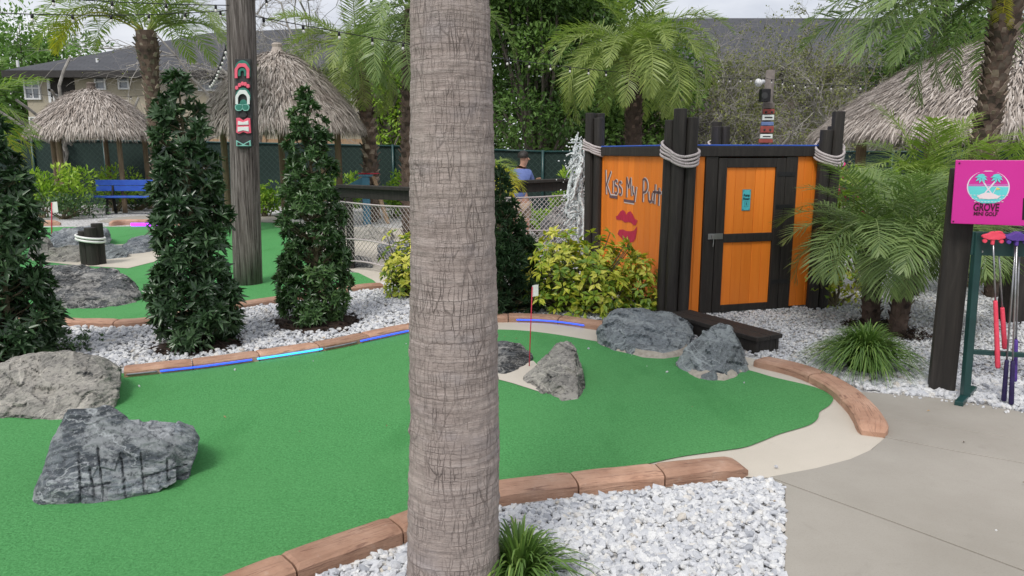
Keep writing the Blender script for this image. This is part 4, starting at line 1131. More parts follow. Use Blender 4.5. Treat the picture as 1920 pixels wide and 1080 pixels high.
# ================================================================== UTILITY POLE WITH TIKI CARVING
b = G(465, 533); pd_ = b[1]
pole = root('wooden_pole', 'weathered grey utility pole standing on the back green', 'pole', b)
pts = [b + [0, 0, -.1]] + [P(465 - 14 * t, 533 - 533 * t, pd_) for t in np.linspace(0, 1, 9)[1:]]
pts = np.array(pts); ext = pts[-1] + (pts[-1] - pts[-3]) * 1.2; pts = np.vstack([pts, ext])
mb = MB(); n = 40; rr = np.linspace(.170, .160, len(pts))
ring = []
mb.tube(pts, rr, n)
mb.v[0] = mb.v[0] + np.array([[.0, 0, 0]] * len(mb.v[0]))
gro = .006 * np.array([mnoise.noise(Vector((math.cos(j * 2 * PI / n) * 4, math.sin(j * 2 * PI / n) * 4, 0))) for j in range(n)])
for i in range(len(pts)):
    seg_ = mb.v[0][i * n:(i + 1) * n]; cen = seg_.mean(0); dv = seg_ - cen; dv /= np.linalg.norm(dv, axis=1)[:, None]
    mb.v[0][i * n:(i + 1) * n] = seg_ + dv * gro[:, None]
mk('shaft', mb, M['pole'], pole, smooth=True)
PT = np.array([P(455, 200, pd_ - .20)[0], pd_ - .20, 0]); PN = np.array([0.0, -1, 0])
carv = root('tiki_carving', 'painted tiki mask plank in black, pink and green on the pole', 'carving', P(458, 278, pd_ - .19))
def cp(u, v): return on_plane(425 + u / 5.686, 100 + v / 5.686, PT, PN)
def carve(name, polys, t0, t1, mat):
    mb = MB()
    for pl in polys: mb.prism([cp(u, v) + PN * t0 for u, v in pl], PN * (t1 - t0))
    return mk(name, mb, mat, carv, bevel=.003)
def arch(cx, cy, r0x, r0y, r1x, r1y, foot, n=18, wav=0):
    o = [(cx + r1x * (1 + wav * math.sin(7 * a)) * math.cos(a), cy - r1y * (1 + wav * math.sin(7 * a)) * math.sin(a)) for a in np.linspace(0, PI, n)]
    i = [(cx + r0x * math.cos(a), cy - r0y * math.sin(a)) for a in np.linspace(PI, 0, n)]
    return [(cx + r1x, foot)] + o + [(cx - r1x, foot), (cx - r0x, foot)] + i + [(cx + r0x, foot)]
carve('backboard', [[(88, 60), (250, 58), (262, 550), (268, 980), (240, 1010), (130, 1010), (105, 980), (92, 500)]], -.06, .0, M['t_black'])
carve('brow', [arch(172, 175, 55, 55, 82, 100, 250)], .0005, .016, M['t_green'])
carve('hair_band', [arch(172, 195, 48, 48, 78, 88, 268, wav=.05)], .017, .030, M['t_pink'])
carve('face', [arch(172, 205, 18, 18, 46, 50, 245)], .0005, .020, M['t_green'])
carve('garland',
      [[(95 + i * 30 + dx, 388 - 62 * math.sin(PI * (i + .5) / 5.6) + dy) for dx, dy in ((0, 10), (4, -18), (18, -24), (34, -16), (36, 12), (18, 22))] for i in range(5)], .0005, .024, M['t_pink'])
carve('brow', [arch(178, 465, 66, 66, 80, 98, 500)], .0005, .018, M['t_green'])
carve('hair_band', [arch(178, 490, 48, 55, 76, 100, 545, wav=.04)], .019, .030, M['t_white'])
carve('face', [[(140, 545)] + [(182 + 40 * math.cos(a), 540 - 48 * math.sin(a)) for a in np.linspace(PI, 0, 12)] + [(222, 545)]], .0005, .014, M['t_green'])
def lens(cx, cy, rx, ry): return [(cx + rx * math.copysign(abs(math.cos(a)) ** .75, math.cos(a)), cy + ry * math.sin(a) * (1.0 if math.sin(a) > 0 else .75)) for a in np.linspace(0, 2 * PI, 20, endpoint=False)]
carve('glasses', [lens(142, 575, 42, 42), lens(215, 575, 40, 42), [(165, 548), (195, 548), (195, 566), (165, 566)]], .031, .040, M['t_mint'])
carve('lens', [lens(143, 572, 33, 31), lens(214, 572, 31, 31)], .041, .044, M['t_green'])
carve('nose', [[(170, 600), (195, 600), (225, 660), (200, 685), (165, 685), (140, 660)]], .0005, .020, M['t_black'])
carve('lips', [[(108, 690), (140, 688), (182, 715), (225, 690), (255, 692), (258, 760), (264, 850), (225, 855), (185, 838), (140, 858), (108, 845), (112, 770)]], .0005, .024, M['t_pink'])
carve('teeth', [[(130, 722), (182, 735), (240, 718), (244, 762), (128, 765)], [(126, 785), (244, 782), (246, 835), (185, 822), (128, 838)]], .025, .034, M['t_white'])
carve('eye', [[(105, 925), (180, 968), (258, 925), (264, 990), (108, 990)]], .0005, .020, M['t_mint'])
carve('eye_pupil', [[(122, 945), (172, 970), (122, 980)], [(245, 945), (195, 970), (248, 980)]], .021, .026, M['t_black'])

# ================================================================== ROPED BOLLARD
b = G(166, 500)
bol = root('roped_bollard', 'cluster of three short black posts tied with white rope', 'bollard', b)
for (dx, dy, h_) in ((-.085, .02, .50), (.035, -.03, .55), (.07, .09, .60)):
    mb = MB(); mb.tube([b + [dx, dy + .1, -.03], b + [dx, dy + .1, h_]], .078, 16); mk('post', mb, M['dark'], bol, bevel=.008)
mb = MB()
for k in range(2):
    th = np.linspace(0, 2 * PI, 40)
    mb.tube([b + np.array([.0 + .185 * math.cos(t), .12 + .165 * math.sin(t), .37 + k * .045 - .03 * math.cos(t)]) for t in th], .017, 8, cap=False)
mk('rope', mb, M['white'], bol, smooth=True)

# ================================================================== VEGETATION
LEAF_V = np.array([(0, 0, 0), (-.5, .42, .10), (0, .48, -.06), (.5, .42, .10), (0, 1, -.10)], float)
LEAF_F = np.array([(0, 2, 1), (0, 3, 2), (1, 2, 4), (2, 3, 4)])
QUAD_V = np.array([(0, 0, 0), (-.5, .5, .08), (0, 1, -.05), (.5, .5, .08)], float)
QUAD_F = np.array([(0, 3, 2), (0, 2, 1)])
def unit(a): return a / (np.linalg.norm(a, axis=1)[:, None] + 1e-9)
def leaves(mb, pos, direc, up, length, width, rnd, tv=LEAF_V, tf=LEAF_F):
    F = frames(direc, up)
    sc = np.stack([width, length, length], 1)
    mb.inst(tv, tf, F * sc[:, None, :], pos, rnd)

def rosette_shrub(name, label, cat, base, height, prof, n_ros, leaf_len, leaf_w, mat, group=None, per=7, stems=True, lean=(0, 0), gaps=0.0, seed=0, inner=.35, lobes=0.12, open_=.9, mulch=None, clumps=42):
    r = root(name, label, cat, base, group)
    g = np.random.default_rng(seed)
    base = np.asarray(base, float)
    ts = np.linspace(0, 1, 60); pr = np.interp(ts, [p[0] for p in prof], [p[1] for p in prof])
    nc = clumps; ct = (np.arange(nc) + .5) / nc; ct = ct ** 1.12 * .97 + .02; ca = np.arange(nc) * 2.399963 + g.normal(0, .25, nc)
    crad = np.interp(ct, ts, pr); cr = np.clip(crad * g.uniform(.36, .54, nc), .055, None)
    cc = np.stack([np.cos(ca) * (crad - cr * .75), np.sin(ca) * (crad - cr * .75), ct * height], 1)
    wt = cr ** 1.7; ci = g.choice(nc, n_ros, p=wt / wt.sum())
    dirs = unit(g.normal(size=(n_ros, 3)) + unit(np.stack([np.cos(ca), np.sin(ca), .35 + 0 * ca], 1))[ci] * .75)
    rr_ = cr[ci] * np.where(g.uniform(size=n_ros) < inner, g.uniform(.3, .85, n_ros), g.uniform(.85, 1.10, n_ros))
    pos = cc[ci] + dirs * rr_[:, None] * [1, 1, .85]
    pos[:, 2] = np.clip(pos[:, 2], .03, height * 1.03)
    N = n_ros; t = np.clip(pos[:, 2] / height, 0, 1); rr = np.hypot(pos[:, 0], pos[:, 1])
    pos[:, 0] += lean[0] * t * height; pos[:, 1] += lean[1] * t * height
    ax = unit(dirs + [0, 0, .55] + g.normal(0, .28, (N, 3)))
    # leaves of one rosette
    P_ = np.repeat(pos, per, 0); A_ = np.repeat(ax, per, 0); M_ = N * per
    perp = unit(np.cross(A_, g.normal(size=(M_, 3))))
    d = unit(A_ * g.uniform(.15, open_, (M_, 1)) + perp * g.uniform(.55, 1.0, (M_, 1)))
    L = leaf_len * g.uniform(.65, 1.2, M_)
    shade = np.repeat(np.clip(g.normal(.46, .13, N) + g.normal(0, .12, nc)[ci], 0, 1), per)
    rnd = np.clip(shade + g.normal(0, .12, M_), 0, 1)
    brown = g.uniform(size=M_) < .006
    rnd[~brown] = np.minimum(rnd[~brown], .93); rnd[brown] = 1.0
    mb = MB(); leaves(mb, P_ + base, d, A_, L, leaf_w * L / leaf_len, rnd)
    mk('foliage', mb, mat, r, smooth=True)
    if stems:
        mb = MB()
        mb.tube([base + [0, 0, -.05], base + [.02, 0, height * .3], base + [lean[0] * height * .9, lean[1] * height * .9, height * .92]], [.03, .024, .008], 7)
        sel = g.choice(N, min(N, 260), replace=False)
        for i in sel:
            z0 = max(.05, pos[i][2] - rr[i] * .7)
            st = base + np.array([lean[0] * z0, lean[1] * z0, z0]); en = base + pos[i]
            mb.tube([st, (st + en) / 2 + [0, 0, -.02], en], [.008, .005, .003], 4, cap=False)
        mk('stems', mb, M['stem'], r)
    if mulch:
        n_ = 28; mb = MB(); vs = [base + [0, 0, .055]]
        for ring_ in range(1, 6):
            for j in range(n_):
                an = j * 2 * PI / n_; rr_ = mulch * ring_ / 5 * (1 + .12 * math.sin(3 * an + seed) + .06 * g.normal())
                vs.append(base + [rr_ * math.cos(an), rr_ * math.sin(an), .055 * math.cos(ring_ / 5 * PI / 2) ** .8 + g.normal() * .005 + .006])
        fs = [(0, 1 + j, 1 + (j + 1) % n_) for j in range(n_)] + [(1 + q * n_ + j, 1 + (q + 1) * n_ + j, 1 + (q + 1) * n_ + (j + 1) % n_, 1 + q * n_ + (j + 1) % n_) for q in range(4) for j in range(n_)]
        mb.add(vs, fs, .5)
        # loose bark chips
        m = 500; an = g.uniform(0, 2 * PI, m); q = np.sqrt(g.uniform(0, 1, m)) * mulch * 1.05
        lc = base + np.stack([q * np.cos(an), q * np.sin(an), .060 * (1 - (q / mulch / 1.1) ** 2) + .008], 1)
        fw = np.stack([np.cos(an * 7), np.sin(an * 7), g.normal(0, .3, m)], 1)
        mb.inst(QUAD_V, QUAD_F, frames(fw, g.normal(0, .4, (m, 3)) + [0, 0, 1]) * np.stack([g.uniform(.01, .025, m), g.uniform(.03, .07, m), g.uniform(.03, .05, m)], 1)[:, None, :], lc, g.uniform(0, 1, m))
        mk('mulch', mb, M['mulch'], r, kind='stuff')
    return r

def zfor(py, b): return P(960, py, b[1])[2]
b = G(362, 655); b = np.array([b[0], b[1] + .12, 0])
sp = [(0, .10), (.04, .34), (.14, .37), (.24, .33), (.30, .27), (.38, .30), (.47, .31), (.54, .27), (.62, .25), (.70, .255), (.78, .225), (.86, .185), (.93, .14), (1, .05)]
sp = [(a_, b_ * .87) for a_, b_ in sp]
rosette_shrub('clipped_shrub', 'tall dark glossy tiered shrub in the pebbles, directly left of the wooden pole', 'shrub', b, zfor(135, b), sp, 1600, .092, .029, M['topiary'], 'clipped evergreen shrubs', seed=3, mulch=.36, lobes=.10)
b = G(590, 612); b = np.array([b[0], b[1] + .10, 0])
sp2 = [(0, .10), (.05, .31), (.14, .35), (.26, .32), (.36, .27), (.46, .30), (.56, .27), (.64, .23), (.75, .215), (.86, .165), (.93, .12), (1, .04)]
sp2 = [(a_, b_ * .90) for a_, b_ in sp2]
rosette_shrub('clipped_shrub', 'green cone-shaped shrub on brown mulch, between the wooden pole and the palm trunk', 'shrub', b, zfor(168, b), sp2, 1900, .070, .021, M['topiary_b'], 'clipped evergreen shrubs', seed=5, per=8, mulch=.42, lobes=.10)
b = G(5, 690); b = np.array([b[0], b[1] + .10, 0])
sp3 = [(0, .12), (.04, .40), (.12, .44), (.25, .40), (.36, .33), (.42, .30), (.5, .34), (.6, .33), (.7, .27), (.8, .2), (.9, .13), (1, .04)]
sp3 = [(0, .12), (.04, .34), (.12, .38), (.25, .36), (.36, .29), (.42, .27), (.5, .31), (.6, .29), (.7, .24), (.8, .18), (.9, .11), (1, .03)]
sp3 = [(a_, b_ * .88) for a_, b_ in sp3]
rosette_shrub('clipped_shrub', 'dark glossy shrub cut off by the left edge of the photo', 'shrub', b, zfor(165, b), sp3, 1350, .094, .030, M['topiary'], 'clipped evergreen shrubs', seed=9, mulch=.5, lobes=.12)

# ground-cover plants beside the left shrub
b = G(95, 662)
rosette_shrub('groundcover_plant', 'low green groundcover with tiny violet flowers behind the pale boulder', 'plant', b, .11, [(0, .25), (.4, .34), (1, .1)], 160, .045, .014, M['topiary_b'], seed=12, per=6, stems=False)

# juniper right of the trunk
b = G(938, 592); b = np.array([b[0], b[1] + .15, 0])
rosette_shrub('juniper', 'dark feathery conical juniper directly right of the palm trunk', 'shrub', b, zfor(318, b), [(0, .12), (.06, .36), (.2, .38), (.4, .32), (.6, .21), (.8, .11), (1, .02)], 1700, .085, .010, M['juniper'], seed=14, per=9, open_=1.8, clumps=44)

# variegated schefflera
def schefflera(label, base, rx, ry, h, n, seed, ll=.085):
    g = np.random.default_rng(seed); r = root('variegated_shrub', label, 'shrub', base, 'yellow variegated shrubs')
    base = np.asarray(base, float); mb = MB(); ms = MB()
    tips = []
    for i in range(n):
        a = g.uniform(0, 2 * PI); q = math.sqrt(g.uniform(0.02, 1)); z = h * (g.uniform(.10, 1.0)) * (1 - .30 * q ** 2 + .16 * math.sin(a * 3 + seed) + .10 * math.sin(a * 7 + 2 * seed))
        tips.append(base + [rx * q * math.cos(a), ry * q * math.sin(a), max(.06, z)])
    tips = np.array(tips); N = len(tips); per = 8
    ax = unit(np.stack([(tips[:, 0] - base[0]) / rx * .8, (tips[:, 1] - base[1]) / ry * .8, np.full(N, .75)], 1) + g.normal(0, .25, (N, 3)))
    A = np.repeat(ax, per, 0); T = np.repeat(tips, per, 0)
    perp = unit(np.cross(A, g.normal(size=A.shape)))
    d = unit(A * g.uniform(-.25, .35, (len(A), 1)) + perp)
    lf = ll * g.uniform(.7, 1.25, len(A)); tone = np.clip(np.repeat(g.normal(.36, .24, N) + .18 * (tips[:, 2] / h - .6), per) + g.normal(0, .2, len(A)), 0, 1)
    leaves(mb, T + perp * .012, d, A, lf, lf * .42, tone)
    mk('foliage', mb, M['varieg'], r, smooth=True)
    for i in range(0, N, 3):
        s0 = base + [(tips[i][0] - base[0]) * .25, (tips[i][1] - base[1]) * .25, 0]
        ms.tube([s0, (s0 + tips[i]) / 2 + [0, 0, .04], tips[i]], [.009, .007, .004], 5, cap=False)
    mk('stems', ms, M['stem'], r)
    return r
b = G(1085, 588); b = np.array([b[0] - .02, b[1] + .10, 0]); schefflera('large yellow and green variegated shrub against the orange shed wall', b, .60, .42, .77, 470, 21)
b = G(1195, 566); schefflera('loose variegated spray of shrub leaning before the shed corner posts', np.array([b[0] - .05, b[1] - .55, 0]), .26, .20, .62, 95, 22)
b = G(758, 560); schefflera('yellow variegated shrub peeking out left of the palm trunk', np.array([b[0] + .05, b[1] + .08, 0]), .30, .26, .70, 200, 23, .075)

# lime shrubs along the fence
def bush(name, label, cat, base, rx, ry, h, n, leaf, mat, seed, group=None, stems=12):
    g = np.random.default_rng(seed); r = root(name, label, cat, base, group); base = np.asarray(base, float)
    nc = 16; cc = np.stack([g.uniform(-.75, .75, nc) * rx, g.uniform(-.75, .75, nc) * ry, g.uniform(.25, .85, nc) * h], 1); cr = g.uniform(.22, .42, nc)
    ci = g.integers(0, nc, n); dirs = unit(g.normal(size=(n, 3)))
    rad = cr[ci] * g.uniform(.55, 1.08, n) ** .7
    pos = cc[ci] + dirs * rad[:, None] * [rx, ry, h * .6]
    pos[:, 2] = np.abs(pos[:, 2])
    d = unit(dirs + g.normal(0, .5, (n, 3)) + [0, 0, .4]); lf = leaf * g.uniform(.6, 1.25, n)
    tone = np.clip(g.normal(.42, .15, nc)[ci] + g.normal(0, .15, n) + .25 * (pos[:, 2] / h - .5), 0, 1)
    mb = MB(); leaves(mb, pos + base, d, dirs + [0, 0, .3], lf, lf * .45, tone, QUAD_V, QUAD_F)
    mk('foliage', mb, mat, r)
    ms = MB()
    for i in range(stems):
        e = base + cc[i % nc]; ms.tube([base + [g.normal() * .06, g.normal() * .06, -.02], (base + e) / 2 + [g.normal() * .05, 0, 0], e], [.02, .014, .006], 5, cap=False)
    mk('stems', ms, M['stem'], r)
    return r
for i, (px, d, top, rx, lab) in enumerate(((95, 18.5, 292, .55, 'lime green shrub below the small thatched hut, left one'), (150, 18.9, 305, .55, 'lime green shrub below the small thatched hut, just left of the bench'), (235, 20.6, 302, .8, 'bright lime shrub directly behind the blue bench'),
        (505, 19.0, 322, .5, 'lime shrub at the fence right of the wooden pole'), (650, 20.0, 325, .5, 'lime shrub at the fence between the cone shrub and braced palm'), (745, 18.6, 322, .45, 'lime shrub at the fence left of the palm trunk'), (1010, 14.4, 385, .5, 'low lime shrub behind the right rope net'), (945, 14.0, 395, .45, 'lime shrub behind the person, seen through the net'), (1060, 17.5, 318, .35, 'small lime shrub tip above the right railing'))):
    base = np.array([(px - 960) / FPX * d * 1.02, d, 0]); h = Zat(top, d)
    bush('lime_shrub', lab, 'shrub', base, rx, rx * .7, h * .95, 800, .13, M['lime'], 40 + i, 'lime shrubs near the fence')
bush('dark_shrub', 'dark flowering shrub left of the bench behind the white gravel', 'shrub', np.array([(120 - 960) / FPX * 18.2, 18.2, 0]), .9, .4, .62, 900, .10, M['topiary_b'], 61)
bush('dark_shrub', 'low green shrub under and behind the blue bench', 'shrub', np.array([(245 - 960) / FPX * 20.5, 20.9, 0]), 1.0, .3, .5, 700, .10, M['topiary_b'], 62)
bush('flowering_shrub', 'magenta flowering shrub at the right rear of the orange shed', 'shrub', np.array([(1572 - 960) / FPX * 9.0, 9.0, 0]), .22, .22, 1.52, 500, .07, M['flower'], 63)
bush('yellow_shrub', 'yellow-green croton shrub behind the pygmy palms', 'shrub', np.array([(1640 - 960) / FPX * 8.6, 8.7, 0]), .7, .35, 1.45, 1400, .10, M['lime'], 64)
bush('yellow_shrub', 'small yellow-green shrub between the pygmy palm trunks and shed', 'shrub', np.array([(1585 - 960) / FPX * 7.6, 7.7, 0]), .34, .25, .45, 400, .075, M['varieg'], 65)

# lily-turf clumps
def grass_clump(label, base, rad, h, n, seed):
    g = np.random.default_rng(seed); base = np.asarray(base, float); r = root('lilyturf_clump', label, 'plant', base, 'lilyturf clumps')
    mb = MB(); a = g.uniform(0, 2 * PI, n); q = g.uniform(.2, 1, n); L = h * g.uniform(.8, 1.5, n)
    k = 6; t = np.linspace(0, 1, k); V_ = []; F_ = []; rn = []
    for i in range(n):
        out = np.array([math.cos(a[i]), math.sin(a[i]), 0]); sd = np.array([-out[1], out[0], 0]) * .0058 * g.uniform(.7, 1.3)
        b0 = out * .22 * rad * q[i]; reach = rad * q[i] * g.uniform(.7, 1.15)
        x = b0[None] + out[None] * (reach * t ** 1.4)[:, None]; z = L[i] * (t * 1.45 - (.55 + .85 * q[i]) * t ** 2.0)
        x[:, 2] = np.maximum(z, .004)
        tw = g.normal(0, .12); x += np.stack([-math.sin(a[i]) * tw * t ** 2 * rad, math.cos(a[i]) * tw * t ** 2 * rad, 0 * t], 1)
        wd = (1 - t ** 3 * .95)[:, None]; o = len(V_) * 0
        base_i = i * 2 * k
        V_.append(np.concatenate([x - sd * wd, x + sd * wd])); F_.append([(base_i + j, base_i + j + 1, base_i + k + j + 1, base_i + k + j) for j in range(k - 1)])
        rn.append(np.full(k - 1, np.clip(g.normal(.45, .2), 0, 1)))
    mb.add(np.concatenate(V_) + base, np.array(F_).reshape(-1, 4), np.concatenate(rn))
    mk('blades', mb, M['grass'], r, smooth=True)
b = G(1633, 705); grass_clump('round grassy clump in the gravel below the pygmy palms', b + [0, .12, 0], .44, .37, 1300, 71)
b = G(985, 1105); grass_clump('grassy clump at the foot of the foreground palm', b + [-.02, .0, 0], .27, .27, 300, 72)

# ------------------------------------------------------------------ palms
def frond_mesh(name, L, n, leaf_len, bend, mat, seed, w=.022, droop=.5, stalk=.12, fwd=.55, vee=.25, rw=.014):
    g = np.random.default_rng(seed); mb = MB(); k = 16
    s = np.linspace(0, 1, k); ang = -bend * s ** 1.25
    dx = np.cos(ang); dz = np.sin(ang)
    x = np.concatenate([[0], np.cumsum((dx[1:] + dx[:-1]) / 2 * L / (k - 1))]); z = np.concatenate([[0], np.cumsum((dz[1:] + dz[:-1]) / 2 * L / (k - 1))])
    y = .03 * L * np.sin(s * 2.5 + seed) * s
    pts = np.stack([x, y, z], 1)
    mb.tube(pts, np.linspace(rw, rw * .18, k), 5, rnd=.85)
    u = np.concatenate([np.linspace(stalk, 1, n)] * 2) + g.normal(0, .004, 2 * n); u = np.clip(u, 0, 1)
    side = np.concatenate([np.ones(n), -np.ones(n)])
    p0 = np.stack([np.interp(u, s, pts[:, i]) for i in range(3)], 1)
    an = np.interp(u, s, ang); T = np.stack([np.cos(an), 0 * an, np.sin(an)], 1); Nn = np.stack([-np.sin(an), 0 * an, np.cos(an)], 1)
    Y = np.stack([0 * an, side, 0 * an], 1)
    f = fwd + .9 * np.clip((u - .75) / .25, 0, 1)
    d0 = unit(Y + T * f[:, None] + Nn * (vee + g.normal(0, .20, 2 * n))[:, None] + g.normal(0, .06, (2 * n, 3)))
    ll = leaf_len * (np.sin(np.clip((u - stalk * .6) / (1 - stalk * .6), 0, 1) * PI * .86 + .32) ** .7) * g.uniform(.85, 1.12, 2 * n)
    down = np.array([0, 0, -1.0])
    # droop acts in the frond's own frame; steep fronds are given by the placement
    mid = p0 + d0 * (ll * .55)[:, None] + down * (ll * .10 * droop)[:, None]
    d1 = unit(d0 + down * droop * g.uniform(.5, 1.3, (2 * n, 1)))
    tip = mid + d1 * (ll * .5)[:, None]
    wv = unit(np.cross(d0, Nn)) * (w * .5)
    vs = np.stack([p0 - wv * .55, p0 + wv * .55, mid + wv, mid - wv, tip], 1).reshape(-1, 3)
    b_ = np.arange(2 * n) * 5; tone = np.clip(g.normal(.45, .14, 2 * n) + .15 * u, 0, 1)
    q = np.stack([b_, b_ + 1, b_ + 2, b_ + 3], 1); tr = np.stack([b_ + 3, b_ + 2, b_ + 4], 1)
    nv = mb.n
    mb.v.append(vs); mb.f.append(q + nv); mb.r.append(tone); mb.f.append(tr + nv); mb.r.append(tone); mb.n += len(vs)
    me = mb.mesh(name); me.materials.append(mat)
    return me
def palm(name, label, base, top, r0, r1, fronds, bootmat=None, group=None, seed=0, n_boot=0, boot=.09, bulge=0, trunkmat=None, boot_from=0.0, crownshaft=True):
    """fronds: list of (mesh, count, elev_lo, elev_hi, scale, az_lo, az_hi)"""
    g = np.random.default_rng(seed); base = np.asarray(base, float); top = np.asarray(top, float)
    r = root(name, label, 'palm', base, group)
    H = top[2] - base[2]; k = 14; t = np.linspace(0, 1, k)
    cur = base[None] + (top - base)[None] * t[:, None] + np.stack([.03 * H * np.sin(t * PI) * g.normal() * .5, 0 * t, 0 * t], 1)
    rad = r0 + (r1 - r0) * t + bulge * np.exp(-((t - .93) / .09) ** 2)
    mb = MB(); mb.tube(cur, rad, 14, jitter=.004); mk('trunk', mb, trunkmat or M['boot'], r)
    if n_boot:
        bm_ = MB(); gold = PI * (3 - math.sqrt(5))
        tv = np.array([(-.5, 0, 0), (.5, 0, 0), (.36, 1, .42), (-.36, 1, .42), (-.5, 0, -.25), (.5, 0, -.25), (.30, .98, .28), (-.30, .98, .28)], float)
        tf = np.array([(0, 1, 2, 3), (5, 4, 7, 6), (1, 0, 4, 5), (2, 1, 5, 6), (3, 2, 6, 7), (0, 3, 7, 4)])
        i = np.arange(n_boot); tt = boot_from + (1 - boot_from) * (i + .5) / n_boot * .985; az = i * gold
        out = np.stack([np.cos(az), np.sin(az), 0 * az], 1); rr = np.interp(tt, t, rad)
        loc = np.stack([np.interp(tt, t, cur[:, j]) for j in range(3)], 1) + out * rr[:, None] * .92
        fw = np.tile([0, 0, 1.0], (n_boot, 1)) + out * g.uniform(.05, .5, (n_boot, 1))
        s = boot * g.uniform(.75, 1.2, n_boot)
        bm_.inst(tv, tf, frames(fw, out) * np.stack([s * .95, s * 1.15, s], 1)[:, None, :], loc, g.uniform(0, 1, n_boot))
        mk('leaf_boots', bm_, bootmat or M['boot'], r, kind='stuff')
    for me, cnt, e0, e1, sc, a0, a1 in fronds:
        for i in range(cnt):
            az = a0 + (a1 - a0) * (i + g.uniform(.1, .9)) / cnt; el = g.uniform(e0, e1)
            off = np.array([math.cos(az), math.sin(az), 0]) * r1 * .6 + [0, 0, g.uniform(-.12, .10) * (r1 / .15)]
            place('frond', me, r, top - base + off, (g.normal(0, .12), -el, az), sc * g.uniform(.88, 1.12))
    return r
FR_P = [frond_mesh('frond', 1.9, 62, .38, R(b_), M['frond'], i, .021, .5) for i, b_ in enumerate((80, 120, 150))]
FR_D = [frond_mesh('frond', 1.9, 66, .40, R(b_), M['frond_d'], 10 + i, .019, .5) for i, b_ in enumerate((70, 110))]
FR_Y = frond_mesh('frond', 1.6, 60, .36, R(105), M['frond_y'], 20, .019, .5)
FR_S = [frond_mesh('frond', .90, 44, .27, R(b_), M['frond_d'], 30 + i, .0125, .7, fwd=.7, rw=.008) for i, b_ in enumerate((70, 100, 130))]
FR_B = [frond_mesh('frond', .95, 42, .30, R(b_), M['frond_b'], 40 + i, .015, .6, fwd=.75, rw=.009) for i, b_ in enumerate((50, 85))]
ALL = (0, 2 * PI)
def at(px, d): return (px - 960) / FPX * (d * CP)

# palm behind the shed
d = 15.5; X = at(1188, d)
palm('date_palm', 'full-crowned date palm rising behind the orange shed', (X, d, 0), (X - .05, d, Zat(112, d)), .19, .16,
     [(FR_P[1], 15, R(38), R(68), 1.05, *ALL), (FR_P[2], 16, R(22), R(48), 1.08, *ALL), (FR_P[1], 13, R(-5), R(22), .98, *ALL), (FR_P[0], 7, R(60), R(85), .95, *ALL)], seed=1, n_boot=170, boot=.085)
# tall palm at the upper left
d = 14.0; X = at(292, d)
palm('date_palm', 'shaggy date palm in front of the beige building, upper left', (at(300, d), d, 0), (X, d, Zat(58, d)), .15, .125,
     [(FR_P[0], 9, R(48), R(82), 1.0, *ALL), (FR_P[1], 6, R(38), R(55), 1.1, -.5, 3.7), (FR_P[1], 4, R(28), R(45), 1.1, -.4, .5), (FR_P[1], 2, R(35), R(45), 1.2, 2.8, 3.4), (FR_Y, 2, R(30), R(40), 1.25, 2.9, 3.3), (FR_Y, 1, R(-70), R(-60), .3, 4.2, 4.4)], seed=2, n_boot=230, boot=.08, bulge=.075, bootmat=M['boot_pale'])
# braced palm at mid left
d = 17.5; X = at(692, d)
pm_ = palm('date_palm', 'young palm held by timber braces at the fence, left of the trunk', (at(690, d), d, 0), (at(676, d), d, Zat(95, d)), .17, .15,
     [(FR_P[0], 9, R(40), R(80), 1.05, *ALL), (FR_P[1], 13, R(10), R(45), 1.05, *ALL), (FR_P[2], 9, R(-15), R(15), .95, *ALL)], seed=3, n_boot=160, boot=.11, bootmat=M['boot_pale'])
for k, (dx, dy) in enumerate(((-.75, -.35), (.55, -.5), (.1, .7))):
    mb = MB(); bb = np.array([at(690, d), d, 0]); mb.beam(bb + [dx * .9, dy, 0], bb + [dx * .16, dy * .16, 1.15], .09, .045); mk('brace', mb, M['tan'], pm_)
mb = MB(); mb.tube([bb + [.235 * math.cos(t), .235 * math.sin(t), 1.12] for t in np.linspace(0, 2 * PI, 20)], .014, 6, cap=False); mk('strap', mb, M['red'], pm_)
# palm just left of the foreground trunk
d = 14.2
palm('date_palm', 'dark-trunked date palm half hidden by the foreground trunk', (at(778, d), d, 0), (at(788, d), d, Zat(20, d)), .27, .22,
     [(FR_D[0], 9, R(30), R(75), 1.05, *ALL), (FR_D[1], 13, R(0), R(40), 1.05, *ALL), (FR_D[1], 8, R(-25), R(5), 1.0, *ALL), (FR_Y, 2, R(-35), R(-15), .9, -.7, .1)], seed=4, n_boot=300, boot=.10, bootmat=M['boot'], boot_from=0.0)
# right-hand palm
d = 8.9
palm('date_palm', 'stout date palm at the upper right before the thatched roof', (at(1838, d), d, 0), (at(1862, d), d, Zat(-22, d)), .145, .125,
     [(FR_D[0], 10, R(30), R(78), 1.05, *ALL), (FR_D[1], 8, R(12), R(35), 1.0, -.6, 3.6), (FR_D[0], 7, R(2), R(26), 1.12, 2.55, 3.75), (FR_D[1], 3, R(-25), R(-5), .85, 2.7, 3.6), (FR_D[1], 4, R(-20), R(15), .9, -.7, .5), (FR_Y, 1, R(-60), R(-50), .40, 3.6, 3.9)], seed=5, n_boot=380, boot=.075, bulge=.03, bootmat=M['boot_pale'])
# palm off the left edge whose fronds reach in
d = 10.5
palm('date_palm', 'yellowing palm at the left edge whose fronds reach into view', (at(-110, d), d, 0), (at(-95, d), d, Zat(215, d)), .18, .17,
     [(FR_B[0], 10, R(20), R(70), 1.3, *ALL), (FR_B[1], 10, R(-10), R(35), 1.3, *ALL), (FR_Y, 4, R(-30), R(15), .75, -.8, .6)], seed=6, n_boot=80, boot=.1)
